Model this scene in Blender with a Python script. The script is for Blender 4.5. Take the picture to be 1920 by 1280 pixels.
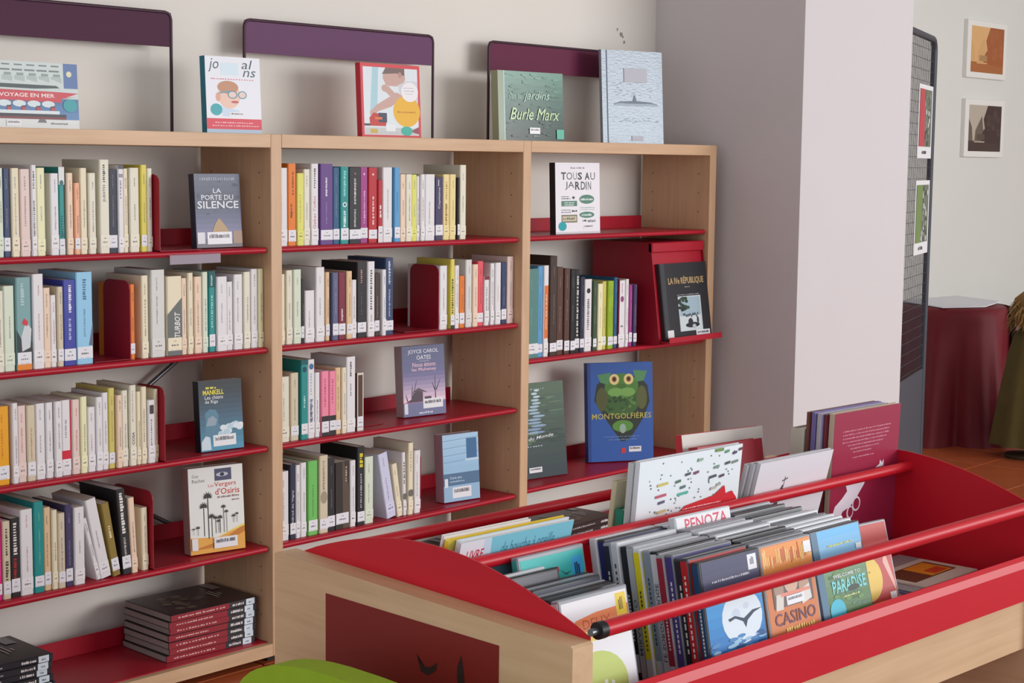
import bpy, math, random
from mathutils import Vector, Matrix
random.seed(7)
for _o in list(bpy.data.objects):
    bpy.data.objects.remove(_o)
SC = bpy.context.scene
COL = SC.collection
R = math.radians

# ---------------------------------------------------------------- camera
cam_d = bpy.data.cameras.new('camera')
cam = bpy.data.objects.new('camera', cam_d)
COL.objects.link(cam)
SC.camera = cam
cam_d.sensor_fit = 'HORIZONTAL'
cam_d.sensor_width = 36.0
cam_d.lens = 36.0 * 3103.15 / 1920.0
cam_d.clip_start = 0.05
cam.location = (-2.6350, -3.1645, 1.2498)
_y, _p, _r = R(48.0918), R(6.2019), R(0.6464)
_f = Vector((math.sin(_y) * math.cos(_p), math.cos(_y) * math.cos(_p), -math.sin(_p)))
_rt = Vector((math.cos(_y), -math.sin(_y), 0.0))
_up = _rt.cross(_f)
_r2 = _rt * math.cos(_r) + _up * math.sin(_r)
_u2 = _up * math.cos(_r) - _rt * math.sin(_r)
cam.rotation_euler = Matrix((_r2, _u2, -_f)).transposed().to_euler()

# ---------------------------------------------------------------- world, light, exposure
w = bpy.data.worlds.new('room_light')
SC.world = w
w.use_nodes = True
w.node_tree.nodes['Background'].inputs[0].default_value = (0.90, 0.95, 1.0, 1)
w.node_tree.nodes['Background'].inputs[1].default_value = 1.02

def area(name, loc, target, sx, sy, power, col):
    d = bpy.data.lights.new(name, 'AREA')
    d.shape = 'RECTANGLE'; d.size = sx; d.size_y = sy; d.energy = power; d.color = col
    o = bpy.data.objects.new(name, d); COL.objects.link(o)
    o.location = loc
    o.rotation_euler = (Vector(target) - Vector(loc)).to_track_quat('-Z', 'Y').to_euler()
    return o
area('window_daylight', (4.0, -7.0, 1.9), (0.8, 0.0, 0.8), 4.6, 1.7, 250, (1.0, 0.985, 0.97))
vs = SC.view_settings
vs.view_transform = 'Standard'; vs.look = 'None'; vs.gamma = 1.0; vs.exposure = 0.27
vs.use_curve_mapping = False

# ---------------------------------------------------------------- materials
def lin(c):
    return tuple((v / 255 / 12.92) if v / 255 <= 0.04045 else ((v / 255 + 0.055) / 1.055) ** 2.4 for v in c)
_M = {}
def mat(rgb, rough=0.5, metal=0.0, noise=0.0, scale=60.0, bump=0.0, alpha=1.0, trans=0.0):
    key = (tuple(rgb), rough, metal, noise, scale, bump, alpha, trans)
    if key in _M:
        return _M[key]
    m = bpy.data.materials.new('surface')
    m.use_nodes = True
    nt = m.node_tree; b = nt.nodes['Principled BSDF']
    c = lin(rgb) + (1,)
    b.inputs['Base Color'].default_value = c
    b.inputs['Roughness'].default_value = rough
    b.inputs['Metallic'].default_value = metal
    b.inputs['Alpha'].default_value = alpha
    b.inputs['Specular IOR Level'].default_value = 0.28
    b.inputs['Transmission Weight'].default_value = trans
    if noise or bump:
        tc = nt.nodes.new('ShaderNodeTexCoord')
        n = nt.nodes.new('ShaderNodeTexNoise'); n.inputs['Scale'].default_value = scale; n.inputs['Detail'].default_value = 5
        nt.links.new(tc.outputs['Object'], n.inputs['Vector'])
        if noise:
            mx = nt.nodes.new('ShaderNodeMix'); mx.data_type = 'RGBA'
            mx.inputs[6].default_value = tuple(v * (1 - noise) for v in c[:3]) + (1,)
            mx.inputs[7].default_value = tuple(min(1, v * (1 + noise)) for v in c[:3]) + (1,)
            nt.links.new(n.outputs['Fac'], mx.inputs[0])
            nt.links.new(mx.outputs[2], b.inputs['Base Color'])
        if bump:
            bp = nt.nodes.new('ShaderNodeBump'); bp.inputs['Strength'].default_value = bump; bp.inputs['Distance'].default_value = 0.004
            nt.links.new(n.outputs['Fac'], bp.inputs['Height'])
            nt.links.new(bp.outputs['Normal'], b.inputs['Normal'])
    _M[key] = m
    return m
def wood(axis, dark, light):
    m = bpy.data.materials.new('beech_wood'); m.use_nodes = True
    nt = m.node_tree; b = nt.nodes['Principled BSDF']; b.inputs['Roughness'].default_value = 0.45
    tc = nt.nodes.new('ShaderNodeTexCoord'); mp = nt.nodes.new('ShaderNodeMapping')
    s = [42.0, 42.0, 42.0]; s[axis] = 2.2
    mp.inputs['Scale'].default_value = s
    n = nt.nodes.new('ShaderNodeTexNoise'); n.inputs['Scale'].default_value = 1.6; n.inputs['Detail'].default_value = 6; n.inputs['Distortion'].default_value = 0.8
    n2 = nt.nodes.new('ShaderNodeTexNoise'); n2.inputs['Scale'].default_value = 5; n2.inputs['Detail'].default_value = 2
    cr = nt.nodes.new('ShaderNodeValToRGB')
    cr.color_ramp.elements[0].position = 0.3; cr.color_ramp.elements[1].position = 0.7
    cr.color_ramp.elements[0].color = lin(dark) + (1,); cr.color_ramp.elements[1].color = lin(light) + (1,)
    ad = nt.nodes.new('ShaderNodeMath'); ad.operation = 'MULTIPLY_ADD'; ad.inputs[1].default_value = 0.55
    ml = nt.nodes.new('ShaderNodeMath'); ml.operation = 'MULTIPLY'; ml.inputs[1].default_value = 0.45
    L = nt.links.new
    L(tc.outputs['Object'], mp.inputs['Vector']); L(mp.outputs['Vector'], n.inputs['Vector']); L(tc.outputs['Object'], n2.inputs['Vector'])
    L(n2.outputs['Fac'], ml.inputs[0]); L(n.outputs['Fac'], ad.inputs[0]); L(ml.outputs[0], ad.inputs[2])
    L(ad.outputs[0], cr.inputs['Fac']); L(cr.outputs['Color'], b.inputs['Base Color'])
    return m
WOOD_X = wood(0, (190, 152, 116), (210, 174, 138))
WOOD_Y = wood(1, (190, 152, 116), (210, 174, 138))
WOOD_Z = wood(2, (190, 152, 116), (210, 174, 138))
RED = mat((168, 24, 44), 0.38, noise=0.06, scale=8)
RED_BIN = mat((190, 24, 40), 0.36, noise=0.05, scale=6)
WHITE_LABEL = mat((232, 232, 238), 0.5)
INK = mat((62, 60, 66), 0.6)
PAGES = mat((214, 204, 186), 0.85, noise=0.18, scale=220)
PAGES_WHITE = mat((222, 220, 216), 0.85, noise=0.14, scale=220)

# ---------------------------------------------------------------- mesh helpers
class MB:
    def __init__(s):
        s.v = []; s.f = []; s.mi = []; s.m = []; s.smooth = []
    def mid(s, m):
        for i, x in enumerate(s.m):
            if x is m: return i
        s.m.append(m); return len(s.m) - 1
    def poly(s, pts, faces, m, smooth=False):
        b = len(s.v); k = s.mid(m)
        s.v += [tuple(p) for p in pts]
        for f in faces:
            s.f.append(tuple(b + i for i in f)); s.mi.append(k); s.smooth.append(smooth)
        return s
    def box(s, a, b, m):
        (x0, y0, z0), (x1, y1, z1) = a, b
        return s.poly([(x0, y0, z0), (x1, y0, z0), (x1, y1, z0), (x0, y1, z0), (x0, y0, z1), (x1, y0, z1), (x1, y1, z1), (x0, y1, z1)],
                      [(0, 3, 2, 1), (4, 5, 6, 7), (0, 1, 5, 4), (1, 2, 6, 5), (2, 3, 7, 6), (3, 0, 4, 7)], m)
    def bbox(s, a, b, m, c=0.002):
        # box with all twelve edges chamfered
        a = Vector(a); b = Vector(b); V = []
        for ix in (0, 1):
            for iy in (0, 1):
                for iz in (0, 1):
                    for ax in range(3):
                        q = [0, 0, 0]
                        for k, i in enumerate((ix, iy, iz)):
                            lo, hi = a[k], b[k]
                            d = 0 if k == ax else c
                            q[k] = lo + d if i == 0 else hi - d
                        V.append(tuple(q))
        def vi(ix, iy, iz, ax): return ((ix * 2 + iy) * 2 + iz) * 3 + ax
        F = []
        for ax in range(3):
            o = [k for k in range(3) if k != ax]
            for sd in (0, 1):
                L = []
                for p, q in ((0, 0), (1, 0), (1, 1), (0, 1)):
                    i = [0, 0, 0]; i[ax] = sd; i[o[0]] = p; i[o[1]] = q
                    L.append(vi(*i, ax))
                F.append(L)
            for p in (0, 1):
                for q in (0, 1):
                    i = [0, 0, 0]; i[o[0]] = p; i[o[1]] = q; j = list(i); j[ax] = 1
                    F.append([vi(*i, o[0]), vi(*j, o[0]), vi(*j, o[1]), vi(*i, o[1])])
        for ix in (0, 1):
            for iy in (0, 1):
                for iz in (0, 1):
                    F.append([vi(ix, iy, iz, 0), vi(ix, iy, iz, 1), vi(ix, iy, iz, 2)])
        cen = (a + b) / 2; G = []
        for f in F:
            P = [Vector(V[i]) for i in f]
            n = (P[1] - P[0]).cross(P[2] - P[0])
            fc = sum(P, Vector()) / len(P)
            G.append(tuple(f) if n.dot(fc - cen) > 0 else tuple(reversed(f)))
        return s.poly(V, G, m)
    def extrude(s, prof, axis, lo, hi, m):
        # prof: 2-D outline (counter-clockwise or not), extruded along axis
        n = len(prof); V = []
        for h in (lo, hi):
            for (u, v) in prof:
                q = [u, v]; q.insert(axis, h); V.append(tuple(q))
        ar = sum(prof[i][0] * prof[(i + 1) % n][1] - prof[(i + 1) % n][0] * prof[i][1] for i in range(n))
        flip = (ar < 0) ^ (axis == 1)
        F = [tuple(reversed(range(n))), tuple(range(n, 2 * n))]
        F += [(i, (i + 1) % n, n + (i + 1) % n, n + i) for i in range(n)]
        if flip: F = [tuple(reversed(f)) for f in F]
        return s.poly(V, F, m)
    def tube(s, pts, r, m, n=10, caps=True):
        pts = [Vector(p) for p in pts]; V = []; prev = None
        for i, p in enumerate(pts):
            d = (pts[min(i + 1, len(pts) - 1)] - pts[max(i - 1, 0)]).normalized()
            u = d.orthogonal().normalized() if prev is None else (prev - d * prev.dot(d)).normalized()
            prev = u; v = d.cross(u)
            for k in range(n):
                a = 2 * math.pi * k / n
                V.append(p + (u * math.cos(a) + v * math.sin(a)) * r)
        F = [(i * n + k, i * n + (k + 1) % n, (i + 1) * n + (k + 1) % n, (i + 1) * n + k) for i in range(len(pts) - 1) for k in range(n)]
        s.poly(V, F, m, True)
        if caps:
            s.poly(V[:n], [tuple(reversed(range(n)))], m); s.poly(V[-n:], [tuple(range(n))], m)
        return s
    def lathe(s, prof, m, n=32, wob=None):
        V = []; K = len(prof)
        for k in range(n):
            a = 2 * math.pi * k / n
            for (r, z) in prof:
                rr = r * (wob(a, z) if wob else 1.0)
                V.append((rr * math.cos(a), rr * math.sin(a), z))
        F = [(k * K + j, ((k + 1) % n) * K + j, ((k + 1) % n) * K + j + 1, k * K + j + 1) for k in range(n) for j in range(K - 1)]
        return s.poly(V, F, m, True)
    def build(s, name, parent=None):
        me = bpy.data.meshes.new(name)
        me.from_pydata(s.v, [], s.f)
        for m in s.m: me.materials.append(m)
        me.polygons.foreach_set('material_index', s.mi)
        me.polygons.foreach_set('use_smooth', s.smooth)
        me.update()
        o = bpy.data.objects.new(name, me); COL.objects.link(o)
        if parent is not None: o.parent = parent
        return o
def tag(o, label, cat, group=None):
    o['label'] = label; o['category'] = cat
    if group: o['group'] = group
    return o
def thing(name, label, cat, loc=(0, 0, 0), rot=(0, 0, 0), group=None):
    o = bpy.data.objects.new(name, None); COL.objects.link(o)
    o.empty_display_size = 0.05
    o.location = loc; o.rotation_euler = rot
    return tag(o, label, cat, group)
def struct(mb, name):
    o = mb.build(name); o['kind'] = 'structure'; return o

# lettering turned into flat meshes (cached, normalised to a unit box)
_T = {}
def glyphs(txt, bold=0.0, shear=0.0):
    k = (txt, bold, shear)
    if k not in _T:
        cu = bpy.data.curves.new('lettering', 'FONT'); cu.body = txt; cu.resolution_u = 2; cu.offset = bold; cu.shear = shear
        ob = bpy.data.objects.new('lettering', cu); COL.objects.link(ob)
        bpy.context.view_layer.update()
        me = bpy.data.meshes.new_from_object(ob.evaluated_get(bpy.context.evaluated_depsgraph_get()))
        vs_ = [(v.co.x, v.co.y) for v in me.vertices]; fs = [tuple(p.vertices) for p in me.polygons]
        x0 = min(v[0] for v in vs_); x1 = max(v[0] for v in vs_); y0 = min(v[1] for v in vs_); y1 = max(v[1] for v in vs_)
        _T[k] = ([((x - x0) / (x1 - x0), (y - y0) / (y1 - y0)) for x, y in vs_], fs)
        bpy.data.objects.remove(ob); bpy.data.meshes.remove(me); bpy.data.curves.remove(cu)
    return _T[k]

class Print:
    """flat print on an upright face: x right, z up, printed side towards -y"""
    def __init__(s, w, h, rough=0.4, y=0.0):
        s.w = w; s.h = h; s.mb = MB(); s.n = 0; s.r = rough; s.y = y
    def _pts(s, uv):
        y = s.y - 0.0003 - 0.00002 * s.n
        return [(u * s.w, y, v * s.h) for u, v in uv]
    def _put(s, uv, faces, c):
        s.mb.poly(s._pts(uv), faces, mat(c, s.r)); s.n += 1
        return s
    def poly(s, uv, c): return s._put(uv, [tuple(range(len(uv)))], c)
    def rect(s, u0, v0, u1, v1, c): return s.poly([(u0, v0), (u1, v0), (u1, v1), (u0, v1)], c)
    def oval(s, u, v, ru, rv, c, n=24, a0=0, a1=360):
        A = [R(a0 + (a1 - a0) * i / n) for i in range(n)]
        return s.poly([(min(1.0, max(0.0, u + ru * math.cos(a))), min(1.0, max(0.0, v + rv * math.sin(a)))) for a in A], c)
    def text(s, t, u0, v0, u1, v1, c, bold=0.0, shear=0.0, slope=0.0):
        V, F = glyphs(t, bold, shear)
        return s._put([(u0 + x * (u1 - u0), v0 + y * (v1 - v0) + slope * x) for x, y in V], F, c)
    def vtext(s, t, u0, v0, u1, v1, c, bold=0.0, shear=0.0):
        V, F = glyphs(t, bold, shear)     # reads upwards
        return s._put([(u1 - y * (u1 - u0), v0 + x * (v1 - v0)) for x, y in V], F, c)
    def marks(s, u0, v0, u1, v1, c, n=10, vert=False, rng=random):
        # a line of small print too fine to read
        uv = []; F = []; q = 0.0
        step = 1.0 / n
        for i in range(n):
            a = i * step; b = a + step * rng.uniform(0.45, 0.95); t = rng.uniform(0.65, 1.0)
            if vert: r = [(u0, v0 + a * (v1 - v0)), (u0 + t * (u1 - u0), v0 + a * (v1 - v0)), (u0 + t * (u1 - u0), v0 + b * (v1 - v0)), (u0, v0 + b * (v1 - v0))]
            else: r = [(u0 + a * (u1 - u0), v0), (u0 + b * (u1 - u0), v0), (u0 + b * (u1 - u0), v0 + t * (v1 - v0)), (u0 + a * (u1 - u0), v0 + t * (v1 - v0))]
            k = len(uv); uv += r; F.append((k, k + 1, k + 2, k + 3))
        return s._put(uv, F, c)
    def barcode(s, u0, v0, u1, v1):
        s.rect(u0, v0, u1, v1, (228, 228, 232))
        du, dv = u1 - u0, v1 - v0
        return s.marks(u0 + 0.08 * du, v0 + 0.5 * dv, u1 - 0.1 * du, v0 + 0.86 * dv, (70, 70, 76), 18)
    def build(s, name, parent): return s.mb.build(name, parent)

# ================================================================ THE ROOM
FZ = -0.02            # floor level (the bookcase stands on low feet)
WALL = mat((224, 219, 212), 0.85, noise=0.03, scale=3, bump=0.05)
PIER = mat((205, 200, 202), 0.85, noise=0.02, scale=4, bump=0.05)
FAR = mat((220, 221, 216), 0.85, noise=0.03, scale=2, bump=0.05)
fl = struct(MB().box((-4.0, -4.5, FZ - 0.06), (8.0, 1.0, FZ - 0.006), mat((96, 70, 58), 0.8)), 'floor')
tile_mb = MB().bbox((0.003, 0.003, -0.01), (0.327, 0.327, 0.0), mat((168, 84, 48), 0.3, noise=0.25, scale=9), 0.002)
tile0 = tile_mb.build('tile', fl)
first = True
for ix in range(30):
    for iy in range(10):
        t = tile0 if first else tile0.copy()
        if not first: COL.objects.link(t); t.parent = fl
        first = False
        t.location = (-2.0 + ix * 0.33, -2.30 + iy * 0.33, FZ)
wb = struct(MB().box((-4.0, 0.31, FZ - 0.06), (1.953, 0.45, 2.7), WALL), 'wall_back')
mk = MB()
for (x, z, r) in ((1.742, 1.690, 0.006), (1.762, 1.676, 0.009), (1.772, 1.668, 0.005), (1.779, 1.650, 0.006)):
    mk.poly([(x + r * math.cos(a) * random.uniform(.5, 1.3), 0.3092, z + r * math.sin(a) * random.uniform(.5, 1.3)) for a in [i * math.pi / 4 for i in range(8)]], [tuple(range(7, -1, -1))], mat((150, 140, 130), 0.9))
mk.build('scuff_mark', wb)
struct(MB().box((1.953, -0.283, FZ - 0.06), (2.65, 1.0, 2.7), PIER), 'wall_pier')
struct(MB().box((-4.0, -4.5, 2.7), (8.0, 1.12, 2.76), mat((228, 226, 222), 0.9)), 'ceiling')
struct(MB().box((7.9, -4.5, FZ - 0.06), (8.0, 1.0, 2.7), FAR), 'wall_right')
struct(MB().box((2.65, 1.0, FZ - 0.06), (8.0, 1.12, 2.7), FAR), 'wall_far')

# ================================================================ BOOKCASE
ZA = (1.0264, 0.7781, 0.5297, 0.2750)
UT = 0.0347
UX = (-0.9316, 0.0, 0.9316, 1.8544)
bc = thing('bookcase', 'long beech bookcase with red metal shelves standing against the white wall', 'bookcase', (0, 0, 0))
for x in UX:
    MB().bbox((x, 0, 0), (x + UT, 0.28, 1.31), WOOD_Z, 0.0015).build('upright', bc)
    MB().box((x + 0.006, 0.03, FZ), (x + UT - 0.006, 0.26, 0.002), mat((40, 34, 30), 0.7)).build('foot', bc)
for i in range(3):
    x0 = UX[i] + UT; x1 = UX[i + 1]
    MB().bbox((x0, 0.0, 1.2768), (x1, 0.28, 1.31), WOOD_X, 0.001).build('top_board', bc)
    MB().bbox((x0, 0.0, 0.0), (x1, 0.02, 0.032), WOOD_X, 0.001).build('base_rail', bc)
def shelf(x0, x1, z, name='shelf', front=True):
    m = MB()
    m.box((x0, 0.018, z - 0.007), (x1, 0.262, z + 0.006), RED)
    if front:
        m.tube([(x0, 0.0175, z - 0.001), (x1 - 0.004, 0.0175, z - 0.001)], 0.0075, RED, 10)
    o = m.build(name, bc)
    MB().bbox((x0, 0.2615, z - 0.006), (x1 - 0.02, 0.2645, z + 0.046), RED, 0.0008).build('back_lip', o)
    return o
for i in range(3):
    x0 = UX[i] + UT + 0.003; x1 = UX[i + 1] - 0.003
    if i < 2:
        for z in ZA: shelf(x0, x1, z)
    else:
        shelf(x0, x1, 1.0281); shelf(x0, x1, 0.6677); shelf(x0, x1, 0.283)
    o = MB().box((x0 - 0.002, 0.021, 0.014), (x1 + 0.002, 0.266, 0.034), RED).build('bottom_shelf', bc)
    MB().bbox((x0, 0.262, 0.034), (x1, 0.265, 0.08), RED, 0.0008).build('back_lip', o)
STEEL = mat((120, 122, 128), 0.35, metal=0.8)
MB().tube([(-0.40, 0.272, 0.535), (0.0, 0.272, 0.79)], 0.006, STEEL).build('cross_brace', bc)
MB().tube([(-0.45, 0.279, 0.504), (-0.002, 0.279, 0.255)], 0.006, STEEL).build('cross_brace', bc)
for x, y0 in ((-0.0006, 1), (0.931, 1), (1.8538, 1)):
    hm = MB()
    for yy in (0.045, 0.235):
        z = 0.10
        while z < 1.25:
            hm.poly([(x, yy + 0.0022 * math.cos(a), z + 0.0022 * math.sin(a)) for a in [i * math.pi / 4 for i in range(8)]], [tuple(range(7, -1, -1))], mat((96, 70, 54), 0.9))
            z += 0.062
    h = hm.build('pin_holes', bc); h['kind'] = 'stuff'

# header frames standing on the top boards
def header(x0, x1, label, col):
    Y = 0.245
    t = thing('shelf_header', label, 'header sign', ((x0 + x1) / 2, Y, 1.31), group='header frames on the bookcase')
    h = (x1 - x0) / 2; z1 = 0.296; c = 0.018
    pts = [(-h, 0, 0)] + [(-h, 0, z1 - c)]
    pts += [(-h + c - c * math.cos(a), 0, z1 - c + c * math.sin(a)) for a in (math.pi / 6, math.pi / 3, math.pi / 2)]
    pts += [(h - c + c * math.sin(a), 0, z1 - c + c * math.cos(a)) for a in (0, math.pi / 6, math.pi / 3, math.pi / 2)] + [(h, 0, 0)]
    MB().tube(pts, 0.0042, mat((62, 36, 50), 0.4), 8).build('wire_frame', t)
    MB().bbox((-h, -0.001, 0.212), (h, 0.001, z1 - 0.001), mat(col, 0.62), 0.0004).build('panel', t)  # one plum paint; col differs per panel, gloss and lighting put into the colour
header(-0.795, -0.113, 'plum header frame above the bay with the book stacks', (72, 28, 56))
header(0.117, 0.808, 'plum header frame with sheen in its colour above the middle bay', (102, 64, 98))  # lighter colour imitates the bright wall's sheen on the same plum
header(1.045, 1.735, 'plum header frame partly behind the silver book', (98, 32, 62))

# bookends, all bent from one red sheet
BE = mat((150, 24, 42), 0.4)
def bookend(x, z, y0, label, h=0.178, d=0.118, foot=0.13):
    t = thing('bookend', label, 'bookend', (x, y0, z), group='red metal bookends')
    c = 0.022
    pr = [(0, 0), (d, 0), (d, h - c)] + [(d - c + c * math.cos(a), h - c + c * math.sin(a)) for a in (R(30), R(60), R(90))] \
        + [(c - c * math.sin(a), h - c + c * math.cos(a)) for a in (0, R(30), R(60), R(90))]
    t.location.z += 0.0006
    MB().extrude(pr, 0, 0.0, 0.0016, BE).build('upright_plate', t)
    s = 1 if foot > 0 else -1
    MB().box((min(0, foot), 0, 0.0), (max(0, foot), d, 0.0014), BE).build('foot_plate', t)
bookend(-0.3275, ZA[0] + 0.0064, 0.006, 'red bookend on the top shelf beside the out-facing domed building paperback', foot=0.12)
bookend(-0.3960, ZA[1] + 0.0064, 0.030, 'red bookend showing its bare face beside the orange spine', h=0.182, d=0.105, foot=-0.096)
bookend(-0.3170, ZA[2] + 0.0064, 0.010, 'red bookend on the third shelf beside the black and blue paperback', foot=0.11)
bookend(-0.3480, ZA[3] + 0.0064, 0.018, 'red bookend on the fourth shelf beside the palm tree paperback', h=0.188, d=0.16, foot=0.10)
bookend(0.6235, ZA[1] + 0.0064, 0.035, 'red bookend showing its bare face beside the navy book', h=0.178, d=0.112, foot=-0.13)
bookend(0.3400, ZA[2] + 0.0064, 0.070, 'red bookend behind the thin brown book in the middle bay', h=0.178, foot=0.11)
bookend(0.5565, ZA[3] + 0.0064, 0.034, 'red bookend on the fourth shelf of the middle bay', h=0.172, foot=0.10)

# clear label holder clipped under a shelf edge
lh = thing('label_holder', 'clear plastic label holder clipped to the shelf edge under a bookend', 'label holder', (-0.30, 0.008, ZA[0] - 0.003))
MB().bbox((0, -0.003, -0.022), (0.148, -0.0015, 0.0), mat((188, 176, 190), 0.12, alpha=0.55), 0.0004).build('front_strip', lh)
MB().box((0, -0.003, -0.001), (0.148, 0.006, 0.0005), mat((188, 176, 190), 0.12, alpha=0.55)).build('clip', lh)

# red display box with a sloping easel front
BX = (1.566, 1.846)
db = thing('display_box', 'red metal display box with sloping easel front in the end bay', 'display stand', (BX[0], 0, 0.6745))
bw = BX[1] - BX[0]; BH = 0.324
side = [(0.255, 0.0), (0.255, BH), (0.020, BH), (-0.022, 0.012), (-0.022, 0.0)]
MB().extrude(side, 0, 0.0, 0.0016, BE).build('side_plate', db)
MB().extrude(side, 0, bw - 0.0016, bw, BE).build('side_plate', db)
MB().poly([(0.0016, 0.024, BH - 0.03), (bw - 0.0016, 0.024, BH - 0.03), (bw - 0.0016, -0.016, 0.012), (0.0016, -0.016, 0.012),
           (0.0016, 0.026, BH - 0.03), (bw - 0.0016, 0.026, BH - 0.03), (bw - 0.0016, -0.014, 0.012), (0.0016, -0.014, 0.012)],
          [(0, 3, 2, 1), (4, 5, 6, 7), (0, 1, 5, 4), (3, 7, 6, 2), (0, 4, 7, 3), (1, 2, 6, 5)], RED).build('easel_plate', db)
MB().bbox((0, 0.012, BH - 0.032), (bw, 0.03, BH), RED, 0.003).build('top_flange', db)
MB().box((0.0016, 0.03, BH - 0.002), (bw - 0.0016, 0.255, BH), RED).build('top_plate', db)
lp = MB()
lp.box((0.004, -0.058, 0.008), (bw + 0.012, -0.014, 0.011), RED)
lp.bbox((0.004, -0.0605, 0.008), (bw + 0.012, -0.057, 0.026), RED, 0.001)
lp.build('ledge', db)

# ================================================================ BOOKS ON THE SHELVES
COLS = {'white': (226, 224, 226), 'pale_grey': (214, 214, 210), 'ivory': (226, 222, 204), 'cream': (230, 220, 192), 'beige': (210, 198, 172),
        'tan': (222, 190, 150), 'peach': (234, 208, 184), 'orange_peach': (236, 176, 142), 'pale_pink': (226, 204, 196), 'pale_green': (214, 224, 204),
        'pale_yellow': (232, 230, 188), 'cream_yellow': (232, 214, 152), 'lemon': (220, 220, 110), 'yellow': (220, 206, 88), 'olive_yellow': (206, 194, 106),
        'amber': (232, 164, 30), 'orange': (226, 124, 44), 'coral': (226, 84, 96), 'red': (182, 34, 46), 'maroon': (122, 36, 58), 'magenta': (226, 34, 134),
        'plum': (158, 60, 132), 'purple': (98, 62, 132), 'indigo': (66, 58, 96), 'navy': (50, 66, 102), 'dark_navy': (42, 46, 66), 'deep_blue': (38, 88, 126),
        'slate_blue': (92, 98, 132), 'royal_blue': (58, 66, 158), 'sky_blue': (146, 200, 232), 'bright_blue': (92, 156, 204), 'blue_white': (206, 208, 232),
        'teal': (36, 142, 140), 'teal_grey': (124, 164, 166), 'grey_teal': (88, 134, 130), 'green': (112, 192, 98), 'lime': (150, 182, 44), 'dark_green': (64, 84, 62),
        'pink': (236, 140, 166), 'olive_brown': (142, 122, 60), 'brown': (88, 58, 48), 'dark_brown': (66, 50, 44), 'black': (38, 36, 40)}
ORD = ['first', 'second', 'third', 'fourth', 'fifth', 'sixth', 'seventh', 'eighth', 'ninth', 'tenth', 'eleventh', 'twelfth', 'thirteenth', 'fourteenth',
       'fifteenth', 'sixteenth', 'seventeenth', 'eighteenth', 'nineteenth', 'twentieth', 'twenty-first', 'twenty-second', 'twenty-third', 'twenty-fourth',
       'twenty-fifth', 'twenty-sixth', 'twenty-seventh', 'twenty-eighth']
ROWS = {}
ROWS['A1'] = '''-728 13 191 pale_green | -714 16 190 navy | -696 19 191 cream | -675 24 189 pale_pink | -648 13 198 white | -635 21 192 pale_yellow | -599 21 180 white | -576 15 194 teal | -558 16 181 peach | -540 14 159 orange_peach | -523 18 192 cream | -502 19 181 ivory | -474 26 211 ivory | -447 23 189 dark_navy | -423 15 199 white | -408 13 191 cream | -391 26 193 ivory | -361 17 200 yellow | -344 14 192 ivory'''
ROWS['A2'] = '''-739 18 176 ivory | -719 26 186 pale_green | -690 37 203 teal_grey | -650 27 209 white | -622 18 177 peach | -603 15 160 white | -587 15 178 beige | -571 32 192 royal_blue | -537 43 208 sky_blue | -393 13 174 orange | -362 19 193 cream | -336 39 205 pale_grey | -293 43 188 cream | -249 16 182 peach | -232 16 194 cream | -212 22 184 peach | -187 17 194 pale_green | -167 19 195 teal | -146 31 181 white | -113 19 167 white | -92 27 184 white | -62 21 189 ivory | -38 21 195 white | -16 15 195 pale_yellow'''
ROWS['A3'] = '''-742 30 173 amber | -706 14 178 white | -691 21 170 pale_pink | -669 21 169 beige | -645 23 170 white | -620 18 170 white | -600 18 171 white | -579 24 171 white | -553 20 170 pale_pink | -532 17 175 pale_yellow | -513 20 149 white | -491 17 170 white | -473 16 178 white | -455 17 187 olive_yellow | -436 14 169 peach | -420 17 178 ivory | -401 18 189 ivory | -380 12 172 cream | -367 15 182 cream | -350 20 149 white | -329 11 173 cream'''
ROWS['A4'] = '''-750 13 188 magenta | -734 19 174 beige | -714 23 177 black | -690 31 193 white | -657 25 206 teal | -630 18 189 tan | -611 14 181 cream | -597 18 172 beige | -577 19 188 indigo | -555 27 179 white | -494 11 153 white 14 | -483 29 193 white 12 | -450 21 178 olive_brown 10 | -425 25 204 black 5 | -400 17 180 peach 3 | -368 18 150 cream 1'''
ROWS['B1'] = '''44 37 195 white | 83 27 206 orange | 111 23 182 lemon | 135 21 192 ivory | 157 25 206 white | 185 44 206 purple | 231 23 197 deep_blue | 255 29 199 teal | 285 42 197 black | 328 27 198 plum | 357 32 197 red | 389 17 165 red | 408 35 198 white | 447 22 198 bright_blue | 470 20 180 peach | 492 23 180 ivory | 516 20 179 lemon | 536 11 175 white | 548 16 180 white | 566 38 180 white | 606 31 172 indigo | 639 25 180 cream_yellow | 665 25 180 cream_yellow | 692 11 171 black | 704 25 206 ivory'''
ROWS['B2'] = '''44 28 178 cream | 75 21 187 ivory | 98 26 188 pale_green | 124 10 163 black | 135 32 133 white | 172 30 191 white | 207 14 177 tan | 226 21 175 slate_blue | 247 25 175 maroon | 275 20 177 tan | 298 18 153 white | 318 33 199 black | 353 26 199 white | 381 18 167 dark_brown | 403 15 176 white | 420 30 206 navy | 626 30 177 white | 664 17 194 yellow | 682 18 176 white | 701 21 146 orange | 728 26 190 pale_grey | 756 22 176 peach | 780 23 184 coral | 805 20 140 white | 833 17 176 white | 853 24 177 white | 878 23 176 navy | 903 27 193 pale_pink'''
ROWS['B3'] = '''46 38 167 ivory | 88 27 174 beige | 119 23 205 teal | 145 23 204 white | 171 17 168 white | 189 26 170 pink | 216 23 168 pink | 240 19 175 tan | 260 16 174 cream | 279 32 200 white | 315 23 155 brown'''
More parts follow.
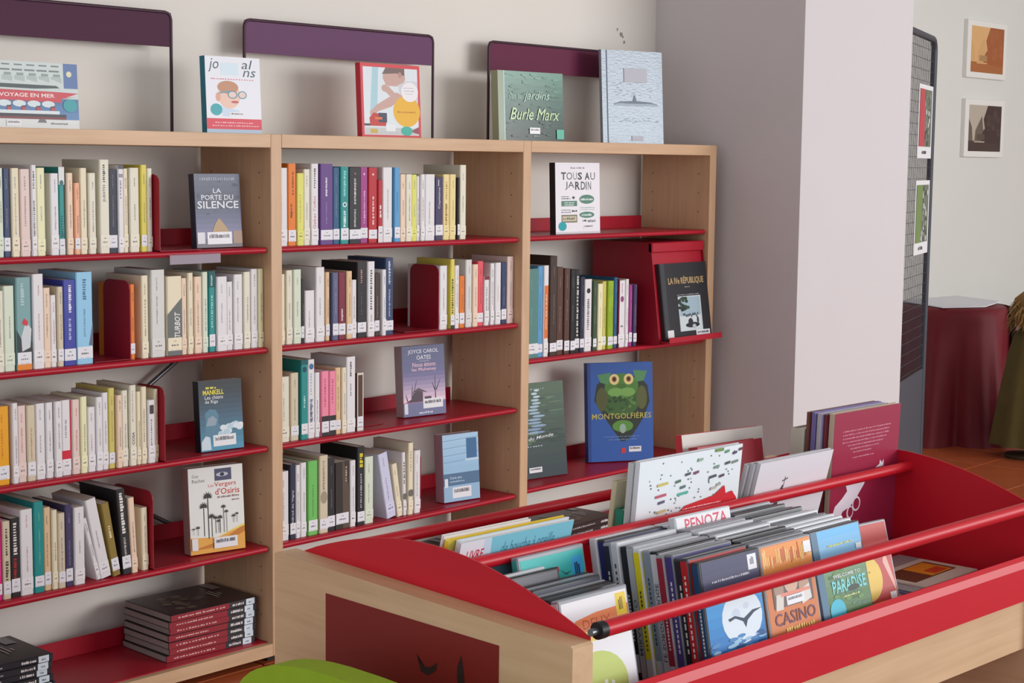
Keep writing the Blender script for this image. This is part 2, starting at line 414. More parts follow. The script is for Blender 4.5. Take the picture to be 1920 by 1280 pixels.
ROWS['B4'] = '''46 36 179 white | 83 21 194 dark_navy | 104 15 190 white | 120 20 194 white | 144 33 195 green | 181 30 205 beige | 213 27 194 black | 241 48 178 dark_brown | 292 20 178 white | 314 28 212 black | 343 32 181 pale_green | 428 35 184 blue_white 11 | 466 20 150 cream 9 | 490 13 176 white 2 | 506 19 200 cream | 531 24 175 white'''
ROWS['C2'] = '''984 55 264 grey_teal | 1041 23 270 bright_blue | 1065 22 271 white | 1092 33 298 dark_brown | 1126 30 263 brown | 1157 26 258 brown | 1185 23 254 black | 1209 22 253 black | 1237 22 230 dark_navy | 1260 34 221 white | 1298 18 215 dark_green | 1320 24 205 pale_yellow | 1346 19 211 olive_yellow | 1367 18 212 lime | 1386 14 211 lime | 1401 18 221 deep_blue | 1421 7 215 maroon | 1429 30 210 white | 1460 15 213 white | 1477 17 194 plum | 1496 18 195 indigo'''
def lum(c): return 0.3 * c[0] + 0.59 * c[1] + 0.11 * c[2]
def spine_book(x, z, th, h, col, label, group, lean=0.0, special=None, y=0.030, rng=random):
    c = COLS[col]
    big = h > 0.22
    d = min(0.205, h * (0.72 if not big else 0.74) * rng.uniform(0.96, 1.03))
    t = thing('book', label, 'book', (x, y + rng.uniform(-0.003, 0.004), z), (0, R(-lean), 0), group)
    cm = mat(c, 0.42)
    bt = 0.0008 if not big else 0.0018
    k = min(0.0022, th * 0.2)
    th2 = th - 0.0006
    pr = [(k, 0), (th2 - k, 0), (th2, k), (th2, d), (th2 - bt, d), (th2 - bt, bt + k), (bt, bt + k), (bt, d), (0, d), (0, k)]
    MB().extrude(pr, 2, 0.0, h, cm).build('cover', t)
    ins = 0.0006 if not big else 0.003
    MB().box((bt, bt + k, ins), (th2 - bt, d - ins - 0.001, h - ins), PAGES if lum(c) < 228 and rng.random() < 0.7 else PAGES_WHITE).build('pages', t)
    # spine print
    ink = (70, 66, 72) if lum(c) > 120 else (214, 208, 196)
    if rng.random() < 0.25 and lum(c) > 150: ink = rng.choice([(168, 60, 66), (70, 92, 140), (150, 96, 70)])
    ink = tuple(int(0.40 * a_ + 0.60 * b_) for a_, b_ in zip(ink, c))
    p = Print(th2, h, 0.45)
    if special: special(p)
    else:
        a = rng.uniform(0.24, 0.40); b = rng.uniform(0.55, 0.72)
        wd = min(0.26, 0.0034 / th2)
        c0 = rng.uniform(0.36, 0.5)
        p.marks(c0, a, c0 + wd, b, ink, rng.randint(12, 20), True, rng)
        if rng.random() < 0.7:
            p.marks(c0, rng.uniform(0.76, 0.8), c0 + wd * 0.9, rng.uniform(0.88, 0.94), ink, rng.randint(5, 9), True, rng)
    if p.n:
        sp_ = p.build('spine_print', t); sp_['kind'] = 'stuff'
    l = Print(th2, h, 0.5)
    l.n = 8
    lb = 0.010 / h + rng.uniform(0, 0.02); lt = lb + rng.uniform(0.024, 0.031) / h
    if th < 0.0115: lt = lb + 0.03 / h
    lc = (228, 228, 234) if lum(c) < 200 else tuple(min(238, int(v + 6)) for v in c)
    l.rect(0.03, lb, 0.97, lt, lc)
    dv = lt - lb
    l.marks(0.42, lb + 0.70 * dv, 0.60, lb + 0.78 * dv, (90, 90, 98), 2, False, rng)
    l.marks(0.26, lb + 0.36 * dv, 0.76, lb + 0.50 * dv, (112, 112, 120), 4, False, rng)
    l.marks(0.20, lb + 0.05 * dv, 0.85, lb + 0.08 * dv, (150, 150, 156), 2, False, rng)
    l.build('spine_label', t)
    return t

G = (78, 84, 88)
SPECIAL = {
    ('A1', 4): lambda p: (p.marks(.3, .22, .62, .62, (110, 112, 116), 19, True), p.marks(.3, .74, .62, .94, (110, 112, 116), 7, True)),
    ('A1', 7): lambda p: (p.rect(0, .80, 1, 1, (222, 224, 222)), p.oval(.5, .82, .35, .03, (70, 110, 110)), p.marks(.3, .20, .75, .46, (20, 92, 92), 9, True), p.rect(0, 0, 1, .09, (214, 222, 220))),
    ('A1', 12): lambda p: (p.vtext('JUDITH', .32, .55, .64, .73, G, .01), p.marks(.34, .76, .6, .95, G, 9, True)),
    ('A1', 14): lambda p: (p.rect(0, .955, 1, 1, (90, 88, 100)), p.rect(.15, .86, .85, .9, (150, 150, 168)), p.marks(.3, .62, .6, .84, (150, 150, 166), 6, True)),
    ('A2', 2): lambda p: (p.poly([(0, .0), (1, .0), (1, .30), (.7, .36), (.4, .30), (0, .44)], (52, 60, 62)), p.poly([(.35, .2), (.9, .24), (1, .44), (.62, .52), (.3, .36)], (206, 212, 216)),
                          p.poly([(.35, .5), (.72, .47), (.78, .52), (.5, .56)], (206, 56, 66)), p.rect(0, 0, 1, .07, (224, 134, 50)), p.marks(.3, .7, .55, .95, (176, 202, 204), 9, True)),
    ('A2', 7): lambda p: (p.marks(.42, .62, .66, .95, (222, 222, 236), 14, True), p.marks(.4, .3, .62, .55, (170, 174, 214), 10, True)),
    ('A2', 8): lambda p: (p.poly([(.74, .20), (1, .20), (1, .46)], (96, 106, 122)), p.marks(.4, .7, .62, .93, (72, 112, 150), 9, True), p.marks(.44, .3, .56, .6, (110, 150, 184), 14, True)),
    ('A2', 12): lambda p: (p.poly([(0, .0), (1, .0), (1, .73), (0, .52)], (104, 110, 108)), p.vtext('TURBOT', .48, .23, .86, .55, (228, 228, 226), .015, .25)),
    ('A2', 17): lambda p: (p.rect(0, .80, 1, 1, (26, 84, 88)), p.marks(.3, .82, .6, .95, (160, 200, 200), 6, True), p.marks(.35, .3, .6, .7, (150, 210, 204), 12, True)),
    ('A3', 7): lambda p: (p.rect(0, .17, 1, .33, (206, 34, 62)), p.rect(.88, .17, 1, 1, (206, 34, 62)), p.marks(.36, .5, .56, .75, (150, 150, 156), 8, True)),
    ('A3', 16): lambda p: (p.vtext('COSA', .3, .26, .68, .42, G, .02), p.marks(.36, .55, .5, .94, (160, 158, 150), 14, True)),
    ('A3', 19): lambda p: (p.rect(.2, .78, .8, .92, (70, 62, 60)), p.marks(.36, .24, .56, .7, (130, 126, 122), 12, True)),
    ('A4', 2): lambda p: (p.marks(.3, .54, .72, .95, (226, 220, 214), 12, True), p.marks(.3, .18, .62, .5, (170, 40, 44), 10, True)),
    ('A4', 1): lambda p: (p.marks(.3, .24, .72, .50, (92, 84, 60), 7, True), p.marks(.34, .56, .66, .92, (92, 84, 60), 10, True)),
    ('A4', 13): lambda p: (p.marks(.30, .48, .72, .97, (226, 224, 220), 15, True), p.marks(.36, .18, .62, .44, (180, 176, 172), 15, True)),
    ('A4', 12): lambda p: p.marks(.36, .52, .66, .70, (226, 214, 170), 6, True),
    ('B1', 1): lambda p: (p.marks(.3, .34, .56, .52, (120, 62, 20), 8, True), p.marks(.52, .62, .70, .90, (150, 70, 20), 7, True)),
    ('B1', 4): lambda p: (p.vtext("Gaber l'infini", .26, .20, .62, .60, (196, 84, 92)), p.marks(.36, .7, .6, .95, (110, 104, 110), 9, True)),
    ('B1', 5): lambda p: (p.marks(.40, .60, .56, .84, (222, 214, 230), 12, True), p.marks(.42, .26, .52, .54, (150, 122, 176), 12, True)),
    ('B1', 7): lambda p: (p.oval(.5, .51, .26, .032, (220, 236, 236)), p.oval(.5, .51, .14, .017, (30, 96, 120)), p.marks(.34, .62, .66, .95, (130, 210, 204), 12, True), p.marks(.34, .22, .66, .44, (216, 236, 234), 10, True)),
    ('B1', 8): lambda p: (p.marks(.42, .52, .6, .86, (206, 202, 204), 17, True), p.marks(.42, .22, .58, .46, (190, 186, 190), 11, True), p.oval(.5, .92, .06, .012, (190, 110, 120))),
    ('B1', 9): lambda p: (p.oval(.5, .91, .1, .014, (236, 206, 226)), p.marks(.44, .26, .66, .7, (222, 160, 204), 14, True)),
    ('B1', 10): lambda p: (p.oval(.5, .91, .1, .014, (240, 220, 216)), p.marks(.44, .24, .64, .62, (238, 206, 200), 9, True)),
    ('B1', 11): lambda p: (p.rect(0, 0, 1, .16, (222, 220, 220)), p.marks(.3, .4, .7, .6, (230, 210, 206), 3, True)),
    ('B1', 20): lambda p: (p.vtext('Capitaine', .36, .5, .66, .84, (214, 206, 216), .01), p.rect(.34, .86, .44, .96, (214, 206, 216))),
    ('B1', 21): lambda p: (p.marks(.34, .2, .66, .56, (150, 116, 50), 13, True), p.marks(.4, .62, .62, .9, (170, 136, 70), 9, True)),
    ('B2', 11): lambda p: (p.marks(.36, .72, .56, .9, (190, 128, 116), 7, True), p.marks(.4, .3, .5, .6, (90, 84, 88), 9, True)),
    ('B2', 12): lambda p: (p.marks(.34, .36, .64, .9, (92, 92, 98), 16, True), p.marks(.4, .14, .6, .3, (160, 158, 162), 8, True)),
    ('B2', 15): lambda p: (p.marks(.36, .66, .62, .96, (196, 206, 222), 15, True), p.marks(.4, .24, .6, .6, (160, 174, 200), 13, True)),
    ('B2', 17): lambda p: (p.marks(.3, .22, .7, .72, (60, 60, 40), 14, True), p.rect(0, 0, 1, .18, (58, 52, 48))),
    ('B2', 8): lambda p: p.marks(.4, .28, .64, .46, (232, 214, 216), 8, True),
    ('B2', 23): lambda p: (p.rect(0, .93, 1, 1, (126, 40, 62)), p.marks(.36, .3, .6, .8, (150, 150, 156), 12, True)),
    ('B3', 2): lambda p: (p.rect(0, .94, 1, 1, (24, 92, 96)), p.oval(.5, .88, .3, .035, (16, 74, 92)), p.marks(.36, .4, .6, .56, (190, 226, 226), 6, True)),
    ('B3', 3): lambda p: (p.oval(.5, .91, .34, .038, (76, 112, 156)), p.marks(.3, .2, .72, .5, (66, 84, 122), 17, True), p.marks(.36, .55, .6, .84, (160, 180, 206), 8, True)),
    ('B3', 5): lambda p: (p.rect(0, 0, 1, .31, (44, 42, 46)), p.marks(.36, .45, .6, .9, (196, 92, 124), 12, True)),
    ('B3', 6): lambda p: (p.rect(0, 0, 1, .31, (44, 42, 46)), p.marks(.36, .5, .6, .9, (196, 92, 124), 9, True)),
    ('B3', 9): lambda p: (p.marks(.36, .74, .58, .94, (90, 90, 94), 8, True), p.marks(.4, .48, .54, .66, (140, 140, 144), 5, True)),
    ('B3', 10): lambda p: (p.rect(0, 0, 1, .06, (220, 216, 212)), p.rect(.12, .96, .88, 1, (214, 208, 196)), p.rect(0, 0, .14, 1, (214, 208, 196)), p.rect(.86, 0, 1, 1, (214, 208, 196))),
    ('B4', 1): lambda p: p.vtext('Alfred de Vigny', .3, .2, .66, .66, (206, 206, 210), .01),
    ('B4', 5): lambda p: (p.oval(.5, .46, .4, .08, (160, 152, 128)), p.marks(.36, .56, .6, .94, (150, 140, 116), 14, True)),
    ('B4', 7): lambda p: (p.poly([(0, 0), (.55, 0), (.5, 1), (0, 1)], (50, 42, 38)), p.poly([(.55, 0), (1, 0), (1, .6), (.6, 1), (.5, 1)], (92, 78, 66)), p.marks(.74, .7, .84, .94, (190, 176, 160), 6, True)),
    ('B4', 9): lambda p: (p.marks(.3, .74, .74, .92, (226, 210, 40), 7, True), p.marks(.4, .22, .62, .66, (176, 172, 176), 14, True)),
    ('B4', 14): lambda p: (p.oval(.5, .3, .6, .05, (110, 108, 104)), p.marks(.36, .6, .6, .9, (170, 164, 150), 7, True)),
    ('B4', 13): lambda p: (p.oval(.5, .3, .6, .05, (110, 108, 104)), p.marks(.3, .5, .7, .86, (110, 110, 112), 8, True)),
    ('C2', 2): lambda p: (p.rect(.12, .20, .88, .78, (222, 116, 52)), p.marks(.4, .3, .6, .7, (240, 206, 180), 9, True)),
    ('C2', 7): lambda p: p.marks(.36, .2, .74, .94, (206, 204, 200), 18, True),
    ('C2', 9): lambda p: (p.oval(.5, .84, .26, .036, (44, 44, 46)), p.marks(.34, .3, .66, .74, (120, 120, 124), 15, True)),
    ('C2', 17): lambda p: (p.oval(.5, .72, .28, .045, (140, 70, 116)), p.marks(.4, .8, .6, .96, (196, 150, 178), 6, True), p.marks(.3, .3, .7, .33, (120, 118, 122), 6)),
}
SHELFNAME = {'1': 'top shelf', '2': 'second shelf', '3': 'third shelf', '4': 'fourth shelf'}
BAY = {'A': 'bay with book stacks', 'B': 'middle bay', 'C': 'end bay'}
BASEZ = {'A1': ZA[0], 'A2': ZA[1], 'A3': ZA[2], 'A4': ZA[3], 'B1': ZA[0], 'B2': ZA[1], 'B3': ZA[2], 'B4': ZA[3], 'C2': 0.6677}
SPLIT = {'A2': 9, 'B2': 16}
for key in ROWS:
    items = [q.split() for q in ROWS[key].split('|')]
    rng = random.Random(key)
    for i, q in enumerate(items):
        x, th, h = (int(v) / 1000 for v in q[:3]); lean = float(q[4]) if len(q) > 4 else 0.0
        if key in SPLIT:
            n = SPLIT[key]
            where = ORD[n - 1 - i] + " before the bookend's bare face" if i < n else ORD[i - n] + ' behind the bookend'
        elif key in ('A1', 'A3', 'A4'): where = ORD[len(items) - 1 - i] + ' from the bookend'
        else: where = ORD[i] + ' from the upright'
        cw = q[3].replace('_', ' ')
        lab = '%s book, %s, %s, %s' % (cw, where, SHELFNAME[key[1]], BAY[key[0]])
        if lean >= 5: lab = 'leaning ' + lab
        spine_book(x, BASEZ[key] + 0.0064, th, h, q[3], lab, 'books on the %s of the %s' % (SHELFNAME[key[1]], BAY[key[0]]), lean, SPECIAL.get((key, i)), rng=rng)

# ================================================================ BOOKS FACING OUT
BLUEST = (30, 160, 170)
def face_book(name, loc, w, h, th, rotz, label, col, spine, prn, cat='book', lean=4.0, hard=False, pages=None, group=None, flip=False, rough=0.35):
    """front cover towards -y, spine on the -x side; loc is the foot of the front cover's left edge"""
    t = thing(name, label, cat, (loc[0], loc[1], loc[2] + th * math.sin(R(max(lean, 0.0))) + 0.0002), (R(-lean), 0, R(rotz)), group)
    bt = 0.0022 if hard else 0.0009
    k = 0.002
    pr = [(k, 0), (w, 0), (w, bt), (bt + k, bt), (bt + k, th - bt), (w, th - bt), (w, th), (k, th), (0, th - k), (0, k)]
    MB().extrude(pr, 2, 0, h, mat(spine, rough)).build('cover', t)
    ins = 0.003 if hard else 0.0006
    MB().box((bt + k, bt, ins), (w - ins - 0.0008, th - bt, h - ins), pages or PAGES_WHITE).build('pages', t)
    p = Print(w, h, rough)
    p.rect(0.004, 0, 1, 1, col)
    prn(p)
    p.build('cover_print', t)
    return t
def lerp(a, b, t): return tuple(int(a[i] + (b[i] - a[i]) * t) for i in range(3))
def bands(p, v0, v1, c0, c1, n=8, u0=0.004, u1=1.0):
    for i in range(n):
        p.rect(u0, v0 + (v1 - v0) * i / n, u1, v0 + (v1 - v0) * (i + 1) / n, lerp(c0, c1, i / (n - 1)))

def pr_silence(p):
    bands(p, 0.12, 0.52, (128, 126, 160), (84, 92, 118), 6); bands(p, 0.52, 1, (70, 78, 100), (96, 104, 122), 6); p.rect(0, 0, 1, .12, (104, 98, 108))
    rg = random.Random(4)
    for i in range(16):
        u = rg.uniform(.06, .94); v = rg.uniform(.4, .95)
        p.oval(u, v, rg.uniform(.02, .07), rg.uniform(.01, .03), rg.choice([(58, 66, 88), (110, 116, 136), (84, 90, 110)]), 9)
    p.marks(.12, .91, .9, .955, (150, 152, 164), 16)
    p.text('LA', .4, .74, .58, .80, (220, 222, 230), .01); p.text('PORTE DU', .14, .645, .84, .715, (220, 222, 230), .01)
    p.text('SILENCE', .05, .53, .95, .63, (224, 226, 234), .012)
    p.poly([(.34, .2), (.72, .2), (.66, .27), (.58, .34), (.5, .40), (.42, .33), (.38, .27)], (176, 146, 104)); p.rect(.3, .16, .76, .2, (160, 132, 96))
    p.rect(.8, .05, 1, .22, (158, 132, 112)); p.rect(.02, .055, .18, .21, (214, 214, 220)); p.barcode(.23, .045, .77, .21)
face_book('book', (-0.186, 0.052, ZA[0] + 0.0066), 0.138, 0.178, 0.022, 0, 'blue paperback facing out with golden dome cover, beside a bookend', (84, 92, 118), (58, 60, 76), pr_silence)

def pr_mankell(p):
    bands(p, 0.45, 1, (62, 96, 120), (26, 32, 40), 8); bands(p, 0, .45, (70, 146, 176), (62, 104, 128), 5)
    p.marks(.17, .885, .42, .915, (226, 214, 60), 5)
    p.text('MANKELL', .10, .80, .58, .87, (232, 218, 40), .02); p.text('Les chiens', .14, .735, .56, .79, (220, 224, 226), .006); p.text('de Riga', .14, .665, .44, .725, (220, 224, 226), .006)
    p.poly([(.1, .22), (.42, .22), (.46, .34), (.42, .4), (.44, .5), (.38, .58), (.24, .6), (.12, .54), (.14, .42)], (82, 128, 152))
    p.poly([(.14, .36), (.36, .36), (.4, .44), (.3, .5), (.2, .47)], (140, 160, 172))
    rg = random.Random(3)
    for i in range(14):
        u = rg.uniform(.45, .98); p.oval(u, .26 + .14 * (u - .45) + rg.uniform(-.03, .05), .08, .04, rg.choice([(214, 226, 232), (180, 206, 220), (228, 234, 238)]), 10)
    p.poly([(.02, .02), (.24, .02), (.22, .2), (.12, .22), (.02, .14)], (200, 216, 226)); p.barcode(.29, .06, .82, .22)
face_book('book', (-0.183, 0.048, ZA[2] + 0.0066), 0.124, 0.172, 0.026, -5, 'black and blue paperback facing out with yellow title and clouds', (40, 60, 76), (34, 38, 46), pr_mankell)

def palm(p, u, v0, v1, s, c=(60, 54, 52)):
    p.rect(u - .006 * s, v0, u + .006 * s, v1, c)
    for a in (-28, -8, 14, 42, 74, 106, 138, 166, 188, 208):
        a2 = R(a); L = .07 * s
        tip = (u + L * math.cos(a2), v1 + L * .62 * math.sin(a2)); n = (-math.sin(a2) * .016 * s, math.cos(a2) * .012 * s)
        p.poly([(u + n[0], v1 + n[1]), tip, (u - n[0], v1 - n[1])], c)
def pr_osiris(p):
    p.poly([(0, 0), (1, 0), (1, .30), (.8, .235), (.5, .17), (0, .20)], (226, 168, 78)); p.poly([(0, .05), (.35, .1), (.6, .14), (1, .285), (1, .2), (.5, .06)], (196, 124, 50)); p.poly([(.45, .17), (1, .30), (1, .27)], (236, 214, 120))
    p.text('Guy', .07, .88, .19, .925, (80, 76, 76)); p.text('Rachet', .07, .83, .30, .87, (80, 76, 76))
    p.rect(.48, .83, .79, .97, (74, 76, 106)); p.oval(.62, .9, .11, .025, (190, 190, 204)); p.oval(.62, .9, .04, .022, (40, 40, 58))
    p.text('Les', .36, .765, .46, .80, (196, 74, 66)); p.text('Vergers', .47, .745, .87, .815, (196, 74, 66), .01); p.text("d'Osiris", .48, .665, .93, .74, (196, 74, 66), .012)
    p.marks(.52, .625, .92, .65, (140, 110, 104), 12); p.marks(.78, .58, .93, .60, (140, 110, 104), 5)
    for u, a, b, s in ((.26, .20, .55, 1.3), (.34, .17, .66, 1.4), (.4, .18, .42, 1.0), (.47, .22, .40, .7), (.55, .22, .40, .8), (.62, .22, .52, .7), (.67, .22, .46, .6), (.52, .22, .36, .6), (.8, .32, .40, .6), (.86, .32, .42, .5), (.14, .22, .31, .6), (.06, .23, .3, .4)): palm(p, u, a, b, s)
    p.rect(.02, .05, .13, .19, (226, 224, 222)); p.barcode(.42, .045, .85, .17)
face_book('book', (-0.207, 0.060, ZA[3] + 0.0066), 0.150, 0.212, 0.036, -10, 'white paperback facing out with palm trees on orange sand', (228, 230, 226), (176, 150, 144), pr_osiris)

def pr_oates(p):
    bands(p, .2, .62, (226, 196, 214), (112, 106, 150), 7); bands(p, .62, 1, (98, 100, 140), (84, 90, 128), 4); p.rect(0, 0, 1, .2, (110, 112, 150))
    p.text('JOYCE CAROL', .14, .875, .86, .945, (222, 222, 232), .008); p.text('OATES', .34, .80, .68, .86, (222, 222, 232), .008); p.rect(.4, .775, .64, .78, (190, 190, 206))
    p.text('Nous étions', .24, .70, .78, .76, (232, 186, 206), .01); p.text('les Mulvaney', .22, .625, .8, .685, (232, 186, 206), .01)
    p.poly([(.06, .2), (.46, .2), (.46, .33), (.36, .39), (.26, .33), (.2, .25)], (70, 52, 66)); p.poly([(.2, .34), (.36, .40), (.58, .33), (.36, .35)], (90, 68, 84)); p.rect(.5, .22, .66, .27, (84, 56, 74))
    for u, v0, v1, du in ((.76, .22, .56, .0), (.2, .22, .50, .12), (.78, .35, .50, .1), (.75, .35, .46, -.06), (.2, .25, .44, .02), (.1, .22, .32, -.04)):
        p.poly([(u - .012, v0), (u + .012, v0), (u + du + .004, v1), (u + du - .004, v1)], (66, 50, 70))
    p.rect(0, .195, .5, .2, (236, 120, 160)); p.rect(.02, .04, .1, .19, (214, 216, 226)); p.barcode(.46, .10, .93, .235); p.marks(.36, .03, .68, .06, (232, 232, 240), 8)
face_book('book', (0.552, 0.096, ZA[2] + 0.0066), 0.150, 0.197, 0.036, -7, 'violet paperback facing out with a dusk barn and bare tree', (98, 100, 140), (188, 180, 184), pr_oates)

def pr_cent(p):
    bands(p, .42, 1, (150, 190, 220), (168, 204, 232), 5)
    for v in (.58, .68, .79, .9): p.poly([(0, v), (1, v + .03), (1, v + .04), (0, v + .012)], (124, 164, 196))
    p.rect(.66, .62, .95, .92, (54, 104, 150)); p.rect(.62, .585, 1, .62, (188, 214, 232)); p.rect(0, .24, 1, .42, (78, 112, 146)); p.rect(0, 0, 1, .24, (148, 182, 212))
    p.text('Cent ans', .18, .335, .50, .375, (214, 224, 234)); p.marks(.18, .285, .58, .31, (170, 192, 212), 10); p.rect(.03, .22, .12, .35, (220, 224, 230)); p.barcode(.24, .05, .76, .21)
face_book('book', (0.678, 0.060, ZA[3] + 0.0066), 0.130, 0.192, 0.040, -8, 'pale blue paperback facing out with painted boards and dark band', (160, 196, 224), (190, 160, 176), pr_cent)

def pr_jardin(p):
    p.marks(.34, .915, .66, .94, (150, 150, 154), 7); D = (72, 76, 78)
    p.text('T', .13, .76, .24, .865, D, .03); p.text('O', .25, .76, .38, .865, D); p.text('U', .40, .76, .48, .865, D, -.005); p.text('S', .5, .76, .6, .865, D, .03); p.text('A', .66, .76, .77, .865, D, .03); p.text('U', .79, .76, .89, .865, D)
    p.text('JA', .22, .62, .42, .735, D); p.text('R', .44, .62, .55, .735, D, .03); p.text('DI', .57, .62, .70, .735, D, .012); p.text('N', .73, .62, .80, .735, D)
    GR = (86, 132, 116)
    p.oval(.70, .485, .17, .065, GR); p.marks(.56, .47, .85, .50, (214, 224, 220), 9); p.rect(.13, .39, .48, .465, GR); p.marks(.2, .40, .42, .42, (206, 220, 214), 8); p.marks(.2, .43, .42, .45, (206, 220, 214), 8)
    p.oval(.7, .265, .17, .045, GR); p.marks(.58, .25, .82, .28, (206, 220, 214), 8); p.rect(.13, .16, .48, .27, (126, 120, 98)); p.rect(.15, .18, .46, .25, (196, 190, 166)); p.marks(.17, .2, .44, .235, (110, 104, 84), 7)
    p.marks(.13, .49, .34, .505, D, 7); p.oval(.40, .51, .03, .02, D, 8); p.marks(.13, .52, .3, .53, D, 7); p.marks(.13, .3, .34, .315, D, 7); p.marks(.13, .33, .34, .345, (140, 144, 146), 7); p.marks(.36, .31, .48, .34, D, 4)
    p.marks(.55, .36, .88, .375, (150, 176, 166), 9); p.marks(.55, .335, .88, .345, (160, 180, 172), 9); p.marks(.6, .17, .7, .2, D, 3); p.marks(.72, .16, .9, .2, (130, 134, 134), 6)
    p.oval(.15, .11, .09, .063, BLUEST); p.barcode(.62, .06, .85, .125); p.rect(0, 0, 1, .03, (206, 200, 206))
face_book('book', (1.118, 0.034, 1.0345), 0.205, 0.213, 0.024, -1, 'white hardback facing out with green garden lettering above the display box', (232, 230, 236), (44, 42, 48), pr_jardin, hard=True, lean=2)

def pr_montg(p):
    p.rect(0, 0, .05, 1, (44, 72, 140))
    p.poly([(.10, .62), (.14, .78), (.28, .86), (.8, .86), (.92, .76), (.95, .60), (.86, .44), (.66, .24), (.56, .20), (.5, .2), (.3, .40)], (46, 52, 44))
    p.oval(.50, .62, .30, .17, (64, 100, 48)); p.oval(.22, .63, .09, .12, (84, 88, 48)); p.oval(.83, .64, .08, .12, (92, 96, 52)); p.oval(.52, .76, .26, .13, (78, 128, 52))
    p.poly([(.15, .88), (.36, .90), (.32, .78), (.2, .80)], (84, 142, 92)); p.poly([(.70, .92), (.92, .91), (.86, .81), (.74, .80)], (84, 142, 92))
    for u in (.41, .63): p.oval(u, .83, .075, .055, (226, 206, 140)); p.oval(u, .832, .035, .028, (120, 60, 30)); p.oval(u, .832, .015, .012, (30, 20, 16))
    p.oval(.52, .755, .07, .03, (70, 112, 44)); p.oval(.43, .70, .12, .045, (118, 166, 84)); p.oval(.61, .70, .12, .045, (118, 166, 84))
    rg = random.Random(2)
    for i in range(26): p.oval(.5 + rg.uniform(-.24, .24), .57 + rg.uniform(-.07, .08), .03, .018, rg.choice([(54, 90, 40), (90, 132, 66), (44, 74, 36)]), 8)
    p.oval(.53, .355, .16, .06, (92, 142, 60)); p.oval(.53, .33, .05, .05, (150, 176, 160), 10)
    p.text('MONTGOLFIÈRES', .06, .43, .97, .50, (196, 186, 92), .004)
    p.marks(.24, .245, .8, .255, (110, 140, 190), 18); p.marks(.3, .215, .76, .225, (110, 140, 190), 14); p.rect(.5, .08, .57, .13, (200, 60, 60)); p.barcode(.62, .09, .81, .145)
face_book('book', (1.432, 0.150, 0.2896), 0.226, 0.318, 0.032, -30, 'large blue hardback facing out with a green creature balloon', (52, 92, 168), (48, 78, 142), pr_montg, hard=True, lean=5)

def pr_monde(p):
    rg = random.Random(9)
    bands(p, 0, 1, (38, 54, 60), (66, 92, 66), 8)
    for i in range(60): p.oval(rg.uniform(.05, .95), rg.uniform(.35, .95), rg.uniform(.05, .16), rg.uniform(.006, .016), rg.choice([(48, 78, 56), (84, 116, 84), (58, 90, 78), (36, 56, 48)]), 9)
    for i in range(14): p.oval(.50 + rg.uniform(-.05, .05), .48 + i * .034, .15 - .008 * i, .013, lerp((120, 150, 186), (190, 214, 220), i / 13), 12)
    p.marks(.42, .93, .66, .945, (150, 170, 166), 8)
    p.text('mes plus beaux', .04, .435, .52, .475, (186, 200, 206), 0, .2, .03); p.text('Jardins du Monde', .02, .365, .78, .41, (226, 232, 236), .008, .2, .05); p.marks(.06, .33, .6, .345, (160, 176, 182), 12); p.barcode(.34, .06, .56, .115)
face_book('book', (1.010, 0.112, 0.2896), 0.236, 0.290, 0.014, -8, 'dark green book facing out with a path of light on water', (56, 76, 76), (52, 66, 64), pr_monde, lean=6)

def pr_rep(p):
    p.rect(0.02, 0, .10, 1, (62, 62, 68))
    p.text('LA IVe RÉPUBLIQUE', .16, .71, .92, .83, (186, 158, 108), .02); p.marks(.5, .675, .62, .685, (170, 160, 140), 3); p.marks(.32, .575, .8, .585, (170, 168, 166), 16)
    p.rect(.33, .10, .82, .56, (196, 204, 208)); p.rect(.35, .115, .80, .545, (156, 180, 192)); p.rect(.35, .115, .8, .3, (200, 210, 214))
    rg = random.Random(5)
    for i in range(26): p.oval(.35 + abs(rg.gauss(.08, .06)), .46 + rg.uniform(-.08, .075), .035, .022, rg.choice([(44, 62, 52), (58, 78, 60), (36, 50, 46)]), 8)
    for i in range(12): p.oval(.42 + i * .028, .30 + rg.uniform(-.01, .02), .012, .02, (70, 80, 88), 7)
    p.oval(.6, .175, .15, .035, (40, 42, 48)); p.oval(.56, .215, .05, .05, (46, 48, 54)); p.oval(.72, .235, .02, .045, (50, 54, 62)); p.oval(.63, .155, .04, .03, (180, 186, 190))
    p.rect(.05, .02, .18, .13, (222, 220, 222)); p.barcode(.66, .01, .96, .10); p.rect(.34, .005, .66, .016, (160, 146, 120))
face_book('book', (1.588, -0.0325, 0.6850), 0.252, 0.246, 0.016, 0, 'black hardback with old square photo, leaning on the red display box', (42, 42, 46), (46, 46, 50), pr_rep, hard=True, lean=8.1)

